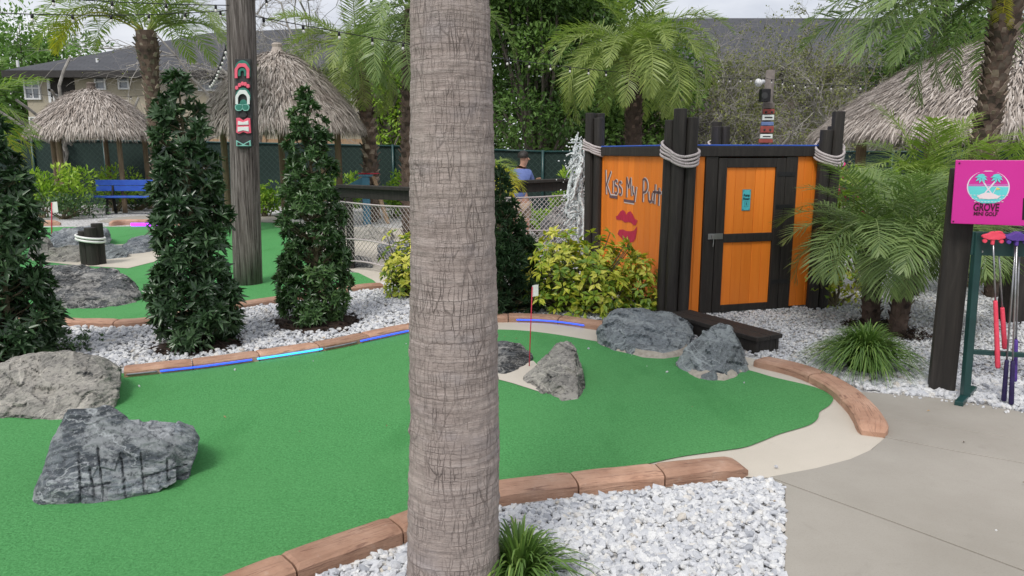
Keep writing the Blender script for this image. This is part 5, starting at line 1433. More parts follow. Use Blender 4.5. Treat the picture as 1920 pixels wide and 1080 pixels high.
# pygmy palms
bA, bB = G(1637, 614), G(1686, 630)
for bb, tp, lab, sd in ((bA, (-.04, .05, .84), 'dark green pygmy palm leaning left, nearer the shed door', 7), (bB, (.17, .12, .92), 'dark green pygmy palm leaning right, beside the sign post', 8)):
    palm('pygmy_palm', lab, bb + [0, .05, 0], bb + np.array(tp), .075, .085,
         [(FR_S[0], 7, R(45), R(80), 1.0, *ALL), (FR_S[1], 11, R(20), R(52), 1.05, *ALL), (FR_S[2], 10, R(5), R(35), 1.0, *ALL), (FR_S[1], 4, R(-15), R(5), .7, *ALL)], group='pygmy palms', seed=sd, n_boot=90, boot=.045)
    n_ = 20; g = np.random.default_rng(sd); mb = MB(); m = 420; an = g.uniform(0, 2 * PI, m); q = np.sqrt(g.uniform(0, 1, m)) * .24
    lc = bb + np.stack([q * np.cos(an) * 1.2, q * np.sin(an), np.full(m, .03) + g.uniform(0, .012, m)], 1)
    mb.inst(QUAD_V, QUAD_F, frames(np.stack([np.cos(an * 7), np.sin(an * 7), g.normal(0, .3, m)], 1), g.normal(0, .4, (m, 3)) + [0, 0, 1]) * np.stack([g.uniform(.012, .028, m), g.uniform(.03, .06, m), g.uniform(.03, .05, m)], 1)[:, None, :], lc, g.uniform(0, 1, m))
    mk('mulch_chips', mb, M['mulch'], kind='stuff', label='dark bark chips around the foot of a pygmy palm ' + ('nearer the shed' if sd == 7 else 'beside the sign post'), cat='mulch')
for px, d, zt_, lab, sd in ((1735, 8.3, 1.28, 'bright green palm behind the pygmy palms, left of the sign', 9), (1890, 8.2, 1.22, 'bright green palm behind the magenta sign', 10)):
    palm('pygmy_palm', lab, (at(px, d), d, 0), (at(px, d), d, zt_), .07, .075,
         [(FR_B[0], 6, R(30), R(80), 1.1, *ALL), (FR_B[1], 9, R(0), R(40), 1.1, *ALL), (FR_S[1], 8, R(-30), R(5), 1.0, *ALL)], group='pygmy palms', seed=sd, n_boot=80, boot=.045)
# little yellow palm above the juniper
d = 9.3
palm('pygmy_palm', 'small yellow-leaved palm poking out above the juniper', (at(912, d), d, 0), (at(906, d), d, 1.36), .05, .05,
     [(FR_B[1], 7, R(10), R(60), .55, *ALL), (frond_mesh('frond', .62, 30, .22, R(95), M['frond_y'], 77, .018, .5, rw=.007), 6, R(10), R(55), .9, -1.2, 1.2)], group='pygmy palms', seed=11, n_boot=30, boot=.04)

# ------------------------------------------------------------------ foreground palm trunk
def front_palm():
    Yc = 2.50; base = np.array([-.213, Yc, 0.0])
    r = root('palm_trunk', 'thick grey-brown palm trunk in the foreground, crossing the whole photo', 'palm', base)
    nz, na = 420, 150
    z = np.linspace(-.06, 2.9, nz); a = np.linspace(0, 2 * PI, na + 1)
    rad = np.interp(z, [-.06, .03, .15, .5, 1.1, 1.6, 2.08, 2.9], [.180, .172, .167, .158, .147, .136, .126, .112])
    cx = np.interp(z, [0, 1.1, 2.1, 2.9], [-.213, -.198, -.198, -.204])
    V_ = np.zeros((nz, na + 1, 3)); UV = np.zeros((nz, na + 1, 2))
    for i in range(nz):
        for j in range(na + 1):
            ca, sa = math.cos(a[j]), math.sin(a[j]); zz = z[i]
            wob = mnoise.noise(Vector((ca * 1.2, sa * 1.2, zz * 2.5))) * .006
            ph = zz + .012 * mnoise.noise(Vector((ca * 1.4, sa * 1.4, zz * 5)))
            ringn = .0024 * (1 - abs(math.sin(ph * 34.0 + 1.2 * mnoise.noise(Vector((ca, sa, zz * 9)))))) ** 2 * (1 + mnoise.noise(Vector((ca * 2, sa * 2, zz * 7))))
            fib = .0030 * mnoise.noise(Vector((ca * 4, sa * 4, zz * 90)))
            lump = .0042 * mnoise.noise(Vector((ca * 7, sa * 7, zz * 22)))
            rr = rad[i] + wob + ringn + fib + lump
            V_[i, j] = (cx[i] + rr * ca, Yc + rr * sa, zz); UV[i, j] = (a[j] * .15, zz)
    idx = np.arange(nz * (na + 1)).reshape(nz, na + 1)
    F_ = np.stack([idx[:-1, :-1], idx[:-1, 1:], idx[1:, 1:], idx[1:, :-1]], -1).reshape(-1, 4)
    mb = MB(); mb.add(V_.reshape(-1, 3), F_, .5)
    o = mk('trunk', mb, M['palm'], r, smooth=True); set_uv(o, UV.reshape(-1, 2))
    mb = MB(); mb.tube([(-.204, Yc, 2.89), (-.21, Yc, 4.2), (-.2, Yc, 5.6)], [.112, .105, .10], 16); mk('upper_trunk', mb, M['boot_pale'], r)
    for i in range(22):
        el = R(random.uniform(-20, 75)); place('frond', FR_P[i % 3], r, (.0, 0, 5.6), (0, -el, i * 2.4), 1.2)
front_palm()

# ------------------------------------------------------------------ trees behind the fence
def tree(name, label, base, h, crown_r, crown_z0, n, leaf, mat, seed, group='trees beyond the fence', trunk_r=.22, nclump=26):
    g = np.random.default_rng(seed); base = np.asarray(base, float); r = root(name, label, 'tree', base, group)
    ms = MB(); cc = []
    while len(cc) < nclump:
        p = g.uniform(-1, 1, 3)
        if np.linalg.norm(p) < 1: cc.append(p * [crown_r, crown_r * .8, (h - crown_z0) / 2] + [0, 0, (h + crown_z0) / 2])
    cc = np.array(cc); cr = g.uniform(.24, .46, nclump) * crown_r
    fork = np.array([0, 0, crown_z0 * 1.0 + .2])
    ms.tube([base + [0, 0, -.1], base + fork * .5 + [.05, 0, 0], base + fork], [trunk_r, trunk_r * .8, trunk_r * .65], 8)
    for c in cc:
        ms.tube([base + fork, base + (fork + c) / 2 + g.normal(0, .15, 3), base + c], [trunk_r * .4, trunk_r * .22, .02], 5, cap=False)
    mk('trunk', ms, M['bark'], r)
    ci = g.integers(0, nclump, n); dirs = unit(g.normal(size=(n, 3)))
    pos = cc[ci] + dirs * (cr[ci] * g.uniform(.25, 1.08, n) ** .55)[:, None] * [1, 1, .72]
    d = unit(dirs + g.normal(0, .6, (n, 3))); lf = leaf * g.uniform(.6, 1.3, n)
    tone = np.clip(g.normal(.45, .15, nclump)[ci] + g.normal(0, .13, n), 0, 1)
    mb = MB(); leaves(mb, pos + base, d, dirs + [0, 0, .4], lf, lf * .5, tone, QUAD_V, QUAD_F)
    mk('crown', mb, mat, r)
    return r
for i, (px, d, h, cr, z0, n, lf, mt, lab) in enumerate((
        (1010, 24.5, 8.4, 2.9, .4, 34000, .165, 'oak', 'dense dark green tree right of the palm trunk behind the fence'),
        (1130, 26.5, 8.8, 2.7, .4, 26000, .18, 'oak', 'dense green tree behind the palm that rises over the shed'),
        (860, 28.0, 9.2, 3.4, .8, 20000, .20, 'oak', 'broad dark tree behind the foreground trunk'),
        (735, 25.5, 4.8, .85, 1.3, 2600, .15, 'lime', 'slim bright green tree against the building left of the trunk'),
        (40, 46.0, 9.4, 4.0, 1.5, 9000, .30, 'oak_l', 'pale green tree at the far left beyond the building'),
        (135, 52.0, 9.4, 4.2, 2.0, 7000, .32, 'oak_l', 'pale green tree rising behind the left end of the roof'),
        (-110, 40.0, 9.0, 4.5, 1.0, 7000, .3, 'oak_l', 'pale green tree cut by the left photo edge'),
        (1745, 26.0, 7.4, 2.2, 1.0, 7000, .18, 'oak', 'green tree above the large thatched roof'),
        (1960, 24.0, 8.5, 3.5, 1.0, 8000, .2, 'oak', 'green tree beyond the right photo edge'))):
    tree('broadleaf_tree', lab, (at(px, d), d, 0), h, cr, z0, n, lf, M[mt], 100 + i, nclump=52)

def bare_tree(name, label, base, h, spread, seed, leafn=1500, levels=5, droop=.25, leaf=.085, thick=.10):
    g = np.random.default_rng(seed); r = root(name, label, 'tree', base, 'bare twiggy trees'); base = np.asarray(base, float)
    mb = MB(); tips = []; segs = []
    def grow(p, d, L, rad, lev):
        k = 4; pts = [p]; dd = d.copy()
        for i in range(k):
            dd = dd + g.normal(0, .22, 3) + np.array([0, 0, -.04 * droop * lev]); dd /= np.linalg.norm(dd)
            pts.append(pts[-1] + dd * L / k)
        pts = np.array(pts); mb.tube(pts, np.linspace(rad, rad * .62, k + 1), 6 if lev < 2 else 3, cap=False)
        if lev >= min(3, levels): tips.extend(pts[1:])
        if lev < levels:
            nb = (4, 4, 4, 3, 3, 3)[lev]
            for j in range(nb):
                t = g.uniform(.35, 1.0); q = pts[min(k, int(t * k + .5))]
                nd = dd + g.normal(0, .62, 3) * spread; nd[2] += .15 - .12 * lev * droop; nd /= np.linalg.norm(nd)
                grow(q, nd, L * g.uniform(.55, .82), max(rad * .52, .0045), lev + 1)
    for s_ in range(3):
        grow(base + g.normal(0, .15, 3) * [1, 1, 0], unit(np.array([[g.normal() * .3, g.normal() * .3, 1.0]]))[0], h * .36, thick, 0)
    mk('branches', mb, M['twig'], r)
    tips = np.array(tips); ix = g.integers(0, len(tips), leafn); ps = tips[ix] + g.normal(0, .05, (leafn, 3))
    d = unit(g.normal(size=(leafn, 3))); lf = leaf * g.uniform(.6, 1.4, leafn)
    ml = MB(); leaves(ml, ps, d, unit(g.normal(size=(leafn, 3))), lf, lf * .6, g.uniform(0, 1, leafn), QUAD_V, QUAD_F); mk('buds', ml, M['bud'], r)
for i, (px, d, h, lab, lv, nl) in enumerate(((1375, 26.5, 7.2, 'bare twiggy tree behind the shed, nearest the date palm', 5, 7000), (1490, 27.5, 8.8, 'bare twiggy tree with pale buds behind the totem pole', 5, 9000), (1585, 25.5, 6.6, 'bare twiggy tree beside the big thatched roof', 5, 5000),
        (1300, 28.0, 8.0, 'bare twiggy tree behind the tall date palm', 5, 3500), (560, 30.0, 14.5, 'leafless grey tree above the large round hut', 5, 300))):
    bare_tree('bare_tree', lab, (at(px, d), d, 0), h, 1.0, 200 + i, nl, lv)
bare_tree('dead_tree', 'dead mossy grey tree stub before the beige building', (at(138, 24), 24, 0), 8.2, .35, 230, 60, 1, .1, .05, .11)

# ------------------------------------------------------------------ litter: stray pebbles and dry leaves
def litter():
    g = np.random.default_rng(90)
    def along(line, n, spread, toward):
        c, _ = resample(catmull(np.array(line), 8), n=n); c = c + np.stack([g.normal(0, spread, n), g.normal(0, spread, n), 0 * c[:, 0]], 1) + np.array(toward)
        return c
    pts = np.concatenate([along(GG([(1660, 742), (1760, 752), (1850, 767), (1920, 780)]), 22, .02, (0, -.02, 0)),
                          along(GG([(1110, 650), (1250, 690), (1400, 712)]), 6, .08, (0, -.06, 0)), along(GG([(260, 722), (500, 690), (760, 640)]), 4, .07, (0, -.12, 0)), along(GG([(1500, 900), (1700, 860), (1900, 1000)]), 2, .3, (0, 0, 0))])
    n = len(pts); s = g.uniform(.004, .013, n); mb = MB()
    pts[:, 2] = Z_PATH + s * .4
    mb.inst(IV * [1.2, .9, .65], IF, rand_rot(n) * s[:, None, None], pts, g.beta(2.4, 1.7, n))
    mk('stray_pebbles', mb, M['stone'], kind='stuff', label='stray white pebbles spilled onto path and turf edges', cat='gravel')
    reg = np.array([(-1.6, 2.9), (2.6, 3.2), (4.2, 4.6), (3.4, 7), (-3.2, 6.6), (-3.2, 4)]); lo, hi = reg.min(0), reg.max(0)
    c = g.uniform(lo, hi, (260, 2)); c = c[inside(reg, c)][:26]; n = len(c)
    a = g.uniform(0, 2 * PI, n); L = g.uniform(.015, .035, n)
    loc = np.stack([c[:, 0], c[:, 1], np.full(n, .026)], 1)
    mb = MB(); leaves(mb, loc, np.stack([np.cos(a), np.sin(a), g.normal(0, .15, n)], 1), np.stack([g.normal(0, .3, n), g.normal(0, .3, n), np.ones(n)], 1), L, L * .36, g.uniform(0, 1, n))
    mk('fallen_leaves', mb, M['dry_leaf'], kind='stuff', label='small dry brown leaves scattered on turf, gravel and path', cat='leaf litter')
litter()

# ================================================================== THATCHED HUTS
def hut(label, c, R_, zpeak, zeave, n_blade, seed, posts=4, elong=0.0, cap=True, pr=.07, sag=.12, blade=.42):
    g = np.random.default_rng(seed); c = np.asarray(c, float); r = root('thatched_hut', label, 'hut', c)
    # roof shell
    H = zpeak - zeave; n = 40; rings = 14
    def surf(t, a):                      # t 0 peak .. 1 eave
        rr = R_ * t; z = zpeak - H * (.42 * t + .58 * t ** 2.1) + sag * H * math.sin(t * PI) * .35
        return np.array([rr * math.cos(a) + elong * max(-1, min(1, math.cos(a) * 1.6)) * (.85 if t > .02 else .85), rr * math.sin(a), z])
    mb = MB(); vs = [c + surf(t, a) - [0, 0, .06] for t in np.linspace(0.02, .97, rings) for a in np.arange(n) * 2 * PI / n]
    mb.add(vs, [(i * n + j, i * n + (j + 1) % n, (i + 1) * n + (j + 1) % n, (i + 1) * n + j) for i in range(rings - 1) for j in range(n)], .15)
    mk('roof_shell', mb, M['thatch'], r)
    t = np.sqrt(g.uniform(.0, 1, n_blade)); t = np.where(g.uniform(size=n_blade) < .14, g.uniform(.93, 1.0, n_blade), t); a = g.uniform(0, 2 * PI, n_blade)
    p = np.array([surf(x, y) for x, y in zip(t, a)]); p2 = np.array([surf(x + .05, y) for x, y in zip(t, a)])
    d = unit(p2 - p) + g.normal(0, .16, (n_blade, 3)); out = np.stack([np.cos(a), np.sin(a), np.full(n_blade, 1.1)], 1)
    d = unit(d + np.where(t > .9, -.55, .0)[:, None] * np.array([0, 0, 1.0]) * g.uniform(.2, 1.3, (n_blade, 1)) + unit(out) * g.uniform(-.02, .16, (n_blade, 1)))
    L = blade * g.uniform(.6, 1.25, n_blade); W = g.uniform(.016, .042, n_blade) * blade / .42
    tv = np.array([(-.5, 0, 0), (.5, 0, 0), (.42, .6, .03), (-.42, .6, .03), (0, 1, -.05)], float)
    tone = np.clip(g.beta(2.2, 1.8, n_blade), 0, 1)
    lift = g.uniform(-.03, .07, n_blade)
    F = frames(d, unit(out)) * np.stack([W, L, L], 1)[:, None, :]
    bl = MB(); loc = p + c + unit(out) * lift[:, None]
    N_ = n_blade; vv = (np.einsum('nij,kj->nki', F, tv) + loc[:, None, :]).reshape(-1, 3); b_ = np.arange(N_) * 5
    bl.v.append(vv); bl.f.append(np.stack([b_, b_ + 1, b_ + 2, b_ + 3], 1)); bl.r.append(tone); bl.f.append(np.stack([b_ + 3, b_ + 2, b_ + 4], 1)); bl.r.append(tone); bl.n = len(vv)
    mk('thatch', bl, M['thatch'], r, kind='stuff')
    if cap:
        mb = MB(); mb.lathe(c + [0, 0, zpeak - .08], [(.22, 0), (.13, .10), (.10, .18), (.115, .24), (.08, .27)], 12); mk('roof_cap', mb, M['thatch'], r)
    for k in range(posts):
        an = 2 * PI * (k + .5) / posts; q = c + np.array([(R_ * .74 + elong) * math.cos(an), R_ * .74 * math.sin(an), 0])
        mb = MB(); mb.tube([q + [0, 0, -.05], q + [.01, 0, zeave * .5], q + [0, 0, zeave + .25]], pr * g.uniform(.9, 1.1), 10); mk('post', mb, M['post_wood'], r)
d = 20.8; hut('small round thatched hut on the left, behind the bench', (at(183, d), d, 0), 1.62, Zat(168, d), Zat(250, d), 16000, 1, posts=5, blade=.27)
d = 16.5; hut('larger round thatched hut behind the wooden pole', (at(530, d), d, 0), 1.72, Zat(98, d), Zat(238, d), 20000, 2, posts=5, blade=.27)
d = 14.5; hut('big thatched roof on the right behind the palms', (at(1990, d), d, 0), 3.55, 3.75, 1.95, 60000, 3, posts=6, elong=1.1, pr=.1, blade=.28)

# ================================================================== FENCE WITH GREEN WINDSCREEN
FL = [(-17, 23.5, 1.98), (-10.5, 23.0, 1.93), (-4.2, 21.8, 1.80), (-2.0, 21.0, 1.74), (0.0, 19.8, 1.62), (2.6, 19.2, 1.62), (9, 22.5, 1.62), (16, 23.5, 1.62)]
fence = root('chainlink_fence', 'long chain-link fence covered in dark green windscreen cloth', 'fence', (0, 20, 0))
fp, _ = resample(np.array(FL, float), 2.3)
for i in range(len(fp)):
    x, y, z = fp[i]
    mb = MB(); mb.tube([(x, y - .05, -.1), (x, y - .05, z + .04)], .038, 10); mk('post', mb, M['green_metal'], fence, smooth=True)
    if i:
        q = fp[i - 1]
        a_, b_ = np.array([q[0], q[1]]), np.array([x, y]); nx = 10; vs = []
        for j in range(nx + 1):
            t = j / nx; xy = a_ + (b_ - a_) * t; zt_ = q[2] + (z - q[2]) * t; bow = .02 * math.sin(t * PI * 3 + i)
            for zz in (.02, zt_ * .5, zt_ - .02): vs.append((xy[0], xy[1] + bow * (1 if zz < zt_ * .7 else .2), zz))
        mb = MB(); fs = [(j * 3 + k, (j + 1) * 3 + k, (j + 1) * 3 + k + 1, j * 3 + k + 1) for j in range(nx) for k in range(2)]
        mb.add(vs, fs, .5); mk('screen_panel', mb, M['screen'], fence, smooth=True)
        mb = MB(); mb.tube([(q[0], q[1] - .03, q[2]), (x, y - .03, z)], .024, 8); mk('top_rail', mb, M['green_metal'], fence, smooth=True)
# tan timber fence behind it
tf_ = root('timber_fence', 'tan board fence beyond the green screen near the large hut', 'fence', (-6, 29, 0))
for i in range(64):
    x = -14 + i * .15; mb = MB(); mb.box((x, 29, 1.05), (.142, .02, 2.1 + .008 * math.sin(i * 5)), rnd=random.random()); mk('board', mb, M['tan'], tf_)
for i in range(5):
    mb = MB(); mb.box((-14 + i * 2.3, 28.93, 1.1), (.11, .11, 2.3)); mk('fence_post', mb, M['tan'], tf_)
mb = MB(); mb.beam((-14, 28.96, 1.95), (-4.5, 28.96, 1.95), .04, .12); mk('rail', mb, M['tan'], tf_)

# ================================================================== BUILDINGS
def quad_roof(name, pts4, parent, thick=.15):
    mb = MB(); a = np.array(pts4, float); mb.add(a, [tuple(range(len(a)))], .5)
    o = mk(name, mb, M['shingle'], parent)
    e = a[1] - a[0]; e /= np.linalg.norm(e); nn = np.cross(e, a[-1] - a[0]); s = np.cross(nn, e); s /= np.linalg.norm(s)
    set_uv(o, [(np.dot(p - a[0], e), np.dot(p - a[0], s)) for p in a]); return o
def window(parent, x0, x1, z0, z1, y, mull=1, bar=True):
    w = MB(); f = .07
    for (a, b, c, d_) in ((x0 - f, x1 + f, z1, z1 + f), (x0 - f, x1 + f, z0 - f, z0), (x0 - f, x0, z0, z1), (x1, x1 + f, z0, z1)):
        w.box(((a + b) / 2, y - .05, (c + d_) / 2), (b - a, .1, d_ - c))
    wo = mk('window', w, M['frame'], parent)
    g = MB(); g.box(((x0 + x1) / 2, y - .015, (z0 + z1) / 2), (x1 - x0, .02, z1 - z0)); mk('pane', g, M['glass'], wo)
    if bar:
        m = MB(); m.box(((x0 + x1) / 2, y - .045, (z0 + z1) / 2), (x1 - x0, .04, .06)); mk('meeting_rail', m, M['frame'], wo)
    for k in range(mull):
        xx = x0 + (x1 - x0) * (k + 1) / (mull + 1); m = MB(); m.box((xx, y - .042, (z0 + z1) / 2), (.06, .03, z1 - z0)); mk('mullion', m, M['frame'], wo)
d = 35.0; ze = Zat(136, d); bl = root('apartment_building', 'beige two-storey building with dark hip roof at upper left', 'building', (at(400, d), d + 5, 0))
xl, xr = at(62, d), at(800, d); DY = 11.0
mb = MB(); mb.box(((xl + xr) / 2, d + DY / 2, ze / 2), (xr - xl, DY, ze)); mk('wall', mb, M['stucco'], bl)
ov = .6; zr = Zat(62, d + DY / 2); zf = ze + .02
A0, A1, A2, A3 = (xl - ov, d - ov, zf), (xr + ov, d - ov, zf), (xr + ov, d + DY + ov, zf), (xl - ov, d + DY + ov, zf)
R0, R1 = (xl + 6.3, d + DY / 2, zr), (xr - 6.3, d + DY / 2, zr + .25)
quad_roof('roof_slope', [A0, A1, R1, R0], bl); quad_roof('roof_slope', [A3, A0, R0], bl); quad_roof('roof_slope', [A1, A2, R1], bl); quad_roof('roof_slope', [A2, A3, R0, R1], bl)
mb = MB(); mb.box(((xl + xr) / 2, d - ov - .02, zf - .14), (xr - xl + 2 * ov, .05, .30)); mk('fascia', mb, M['fascia'], bl)
mb = MB(); mb.box(((xl + xr) / 2, d - ov / 2, zf - .27), (xr - xl + 2 * ov - .1, ov - .06, .04)); mk('soffit', mb, M['fascia'], bl)
mb = MB(); mb.box((xl - ov - .02, d + DY / 2, zf - .14), (.05, DY + 2 * ov, .3)); mk('fascia', mb, M['fascia'], bl)
for px0, px1, py0, py1, mu in ((63, 87, 147, 184, 1), (194, 209, 141, 166, 0), (237, 252, 141, 165, 0), (384, 424, 136, 168, 1), (66, 80, 222, 262, 0), (640, 662, 150, 186, 1), (500, 530, 140, 175, 1)):
    window(bl, at(px0, d), at(px1, d), Zat(py1, d), Zat(py0, d), d, mu)
mb = MB(); x0, x1 = at(108, d), at(153, d); mb.box(((x0 + x1) / 2, d - .004, (Zat(184, d) + Zat(139, d)) / 2), (x1 - x0, .03, Zat(139, d) - Zat(184, d))); mk('porch_shade_panel', mb, M['recess_shade'], bl)  # flat panel on the wall, the porch's shade put into its dark colour
mb = MB(); mb.box((at(106, d), d - .03, (Zat(190, d) + Zat(138, d)) / 2), (.12, .1, 1.35)); mk('porch_trim', mb, M['frame'], bl)
mb = MB(); mb.box((at(118, d), d - .10, 2.1), (.16, .16, 4.2)); mk('porch_column', mb, M['frame'], bl)
for px in (183, 270, 34): 
    mb = MB(); p = P(px, 122 - (0 if px != 34 else -4), d + .5); mb.tube([p, p + [0, 0, .3]], .06, 8); mk('roof_vent', mb, M['frame'], bl)

d = 33.0; br = root('apartment_building', 'dark brown building with grey roof behind the bare trees', 'building', (at(1500, d), d + 5, 0))
xl, xr = at(1090, d), at(2050, d); ze = Zat(130, d); DY = 10.0; zr = Zat(34, d + DY / 2)
mb = MB(); mb.box(((xl + xr) / 2, d + DY / 2, ze / 2), (xr - xl, DY, ze)); mk('wall', mb, M['stucco2'], br)
A0, A1, A2, A3 = (xl - ov, d - ov, ze), (xr + ov, d - ov, ze), (xr + ov, d + DY + ov, ze), (xl - ov, d + DY + ov, ze)
R0, R1 = (xl + 3.5, d + DY / 2, zr), (xr - 3.5, d + DY / 2, zr)
quad_roof('roof_slope', [A0, A1, R1, R0], br); quad_roof('roof_slope', [A3, A0, R0], br); quad_roof('roof_slope', [A1, A2, R1], br); quad_roof('roof_slope', [A2, A3, R0, R1], br)
mb = MB(); mb.box(((xl + xr) / 2, d - ov - .02, ze - .12), (xr - xl + 2 * ov, .05, .28)); mk('fascia', mb, M['fascia'], br)
for px0, px1, py0, py1 in ((1270, 1330, 150, 205), (1385, 1450, 150, 205), (1500, 1540, 150, 205), (1570, 1640, 150, 205), (1270, 1330, 225, 290), (1385, 1450, 225, 290), (1570, 1640, 225, 290)):
    mb = MB(); x0, x1, z0, z1 = at(px0, d), at(px1, d), Zat(py1, d), Zat(py0, d); mb.box(((x0 + x1) / 2, d - .003, (z0 + z1) / 2), (x1 - x0, .03, z1 - z0)); bo = mk('balcony_shade_panel', mb, M['recess_shade'], br)  # no real hollow: balcony shade is painted as a dark flat panel
    for k in range(8):
        mb = MB(); xx = x0 + (x1 - x0) * (k + .5) / 8; mb.box((xx, d - .35, z0 + .35), (.035, .03, .66)); mk('baluster', mb, M['t_wood'], bo)
    mb = MB(); mb.box(((x0 + x1) / 2, d - .35, z0 + .71), (x1 - x0, .06, .05)); mk('handrail', mb, M['t_wood'], bo)
    mb = MB(); mb.box(((x0 + x1) / 2, d - .2, z0 - .06), (x1 - x0 + .1, .4, .1)); mk('balcony_slab', mb, M['stucco2'], bo)

# ================================================================== BENCH
d = 19.6; bx0, bx1 = at(163, d), at(318, d); zs = Zat(371, d); bench = root('park_bench', 'bright blue plank bench beside the far path', 'bench', ((bx0 + bx1) / 2, d, 0))
for k in range(2):
    mb = MB(); mb.box(((bx0 + bx1) / 2, d + .26 + k * .012, Zat(338, d) - .07 - k * .15), (bx1 - bx0, .035, .142)); mk('back_plank', mb, M['blue'], bench, bevel=.006)
for k in range(3):
    mb = MB(); mb.box(((bx0 + bx1) / 2 + .02, d - .16 + k * .145, zs + .03), (bx1 - bx0 - .08, .135, .04)); mk('seat_plank', mb, M['blue'], bench, bevel=.006)
for xx in (bx0 + .45, bx1 - .45):
    mb = MB(); mb.beam((xx, d - .15, 0), (xx, d - .1, zs), .06, .05, up=(0, 1, 0)); mb.beam((xx, d + .3, 0), (xx, d + .22, zs), .06, .05, up=(0, 1, 0)); mb.beam((xx, d - .18, zs - .02), (xx, d + .24, zs - .02), .05, .05); mb.beam((xx, d + .2, zs), (xx, d + .29, Zat(342, d)), .05, .05, up=(0, 1, 0)); mk('leg', mb, M['black'], bench)

# ================================================================== RAILINGS WITH ROPE NET
def railing(label, p0, p1, z0, z1, drop, cell=.075, posts=True, mid=.45):
    p0, p1 = np.array(p0, float), np.array(p1, float); A = (p1 - p0); L = np.linalg.norm(A); A = A / L; N = np.array([-A[1], A[0]])
    r = root('rope_railing', label, 'railing', (*((p0 + p1) / 2), 0))
    w3 = lambda s, z, t=0.0: np.array([*(p0 + A * s + N * t), z])
    zt = lambda s: z0 + (z1 - z0) * s / L
    mb = MB(); mb.beam(w3(-.05, z0 + .02), w3(L + .05, z1 + .02), .16, .045); mk('handrail', mb, M['dark'], r, bevel=.006)
    mb = MB(); mb.beam(w3(-.02, z0 - .07), w3(L + .02, z1 - .07), .045, .13); mk('rail_board', mb, M['dark'], r, bevel=.005)
    for s in ((.12, L - .12) if posts else (L - .1,)):
        mb = MB(); mb.box(w3(s, (zt(s) - .14) / 2 - .02), (.09, .09, zt(s) - .10)); mk('post', mb, M['dark'], r, bevel=.005)
    top = lambda s: zt(s) - .19 - .02 * math.sin(PI * s / L) ; bot = lambda s: zt(s) - drop + .03 * math.sin(PI * 2 * s / L)
    mb = MB(); ss = np.linspace(0, L, 14)
    for f in (top, bot, lambda s: top(s) + (bot(s) - top(s)) * .62): mb.tube([w3(s, f(s), -.05) for s in ss], .012, 6)
    mk('border_rope', mb, M['rope'], r, smooth=True)
    mb = MB(); H = drop - .19; k = int((L + H) / cell) + 1
    for sgn in (1, -1):
        for i in range(-int(H / cell) - 1, k + 1):
            pts = []
            for q in np.linspace(0, 1, 14):
                s = i * cell + (q * H if sgn > 0 else (1 - q) * H)
                if 0 <= s <= L: pts.append(w3(s, top(s) + (bot(s) - top(s)) * q + .004 * math.sin(s * 40), -.05))
            if len(pts) > 1: mb.tube(np.array(pts), .0042, 3, cap=False)
    mk('rope_net', mb, M['rope'], r)
def xy(px, d): return (at(px, d), d)
railing('dark railing with white rope net, left of the palm trunk', xy(640, 10.4), xy(812, 9.35), 1.12, 1.12, 1.02)
railing('dark railing with white rope net, right of the palm trunk before the person', xy(925, 10.9), xy(1100, 11.5), 1.14, 1.18, 1.02)
# short net return at the left
railing('short rope net running back behind the cone-shaped shrub', xy(535, 12.5), xy(640, 10.5), 1.0, 1.1, .95, posts=False)

# blue timber frame
d = 16.8; b = np.array([at(684, d), d, 0]); fr = root('blue_timber_frame', 'small blue timber post frame with sloping arm behind the net', 'frame', b)
mb = MB(); mb.box(b + [0, 0, Zat(332, d) / 2], (.15, .13, Zat(332, d))); mk('post', mb, M['teal_blue'], fr, bevel=.006)
mb = MB(); mb.beam(b + [.02, .08, Zat(331, d) - .05], b + [-.42, .2, Zat(352, d) - .02], .05, .16); mk('sloping_arm', mb, M['teal_blue'], fr, bevel=.005)
mb = MB(); mb.box(b + [0, 0, Zat(331, d) + .02], (.28, .2, .04)); mk('cap_board', mb, M['teal_blue'], fr, bevel=.005)

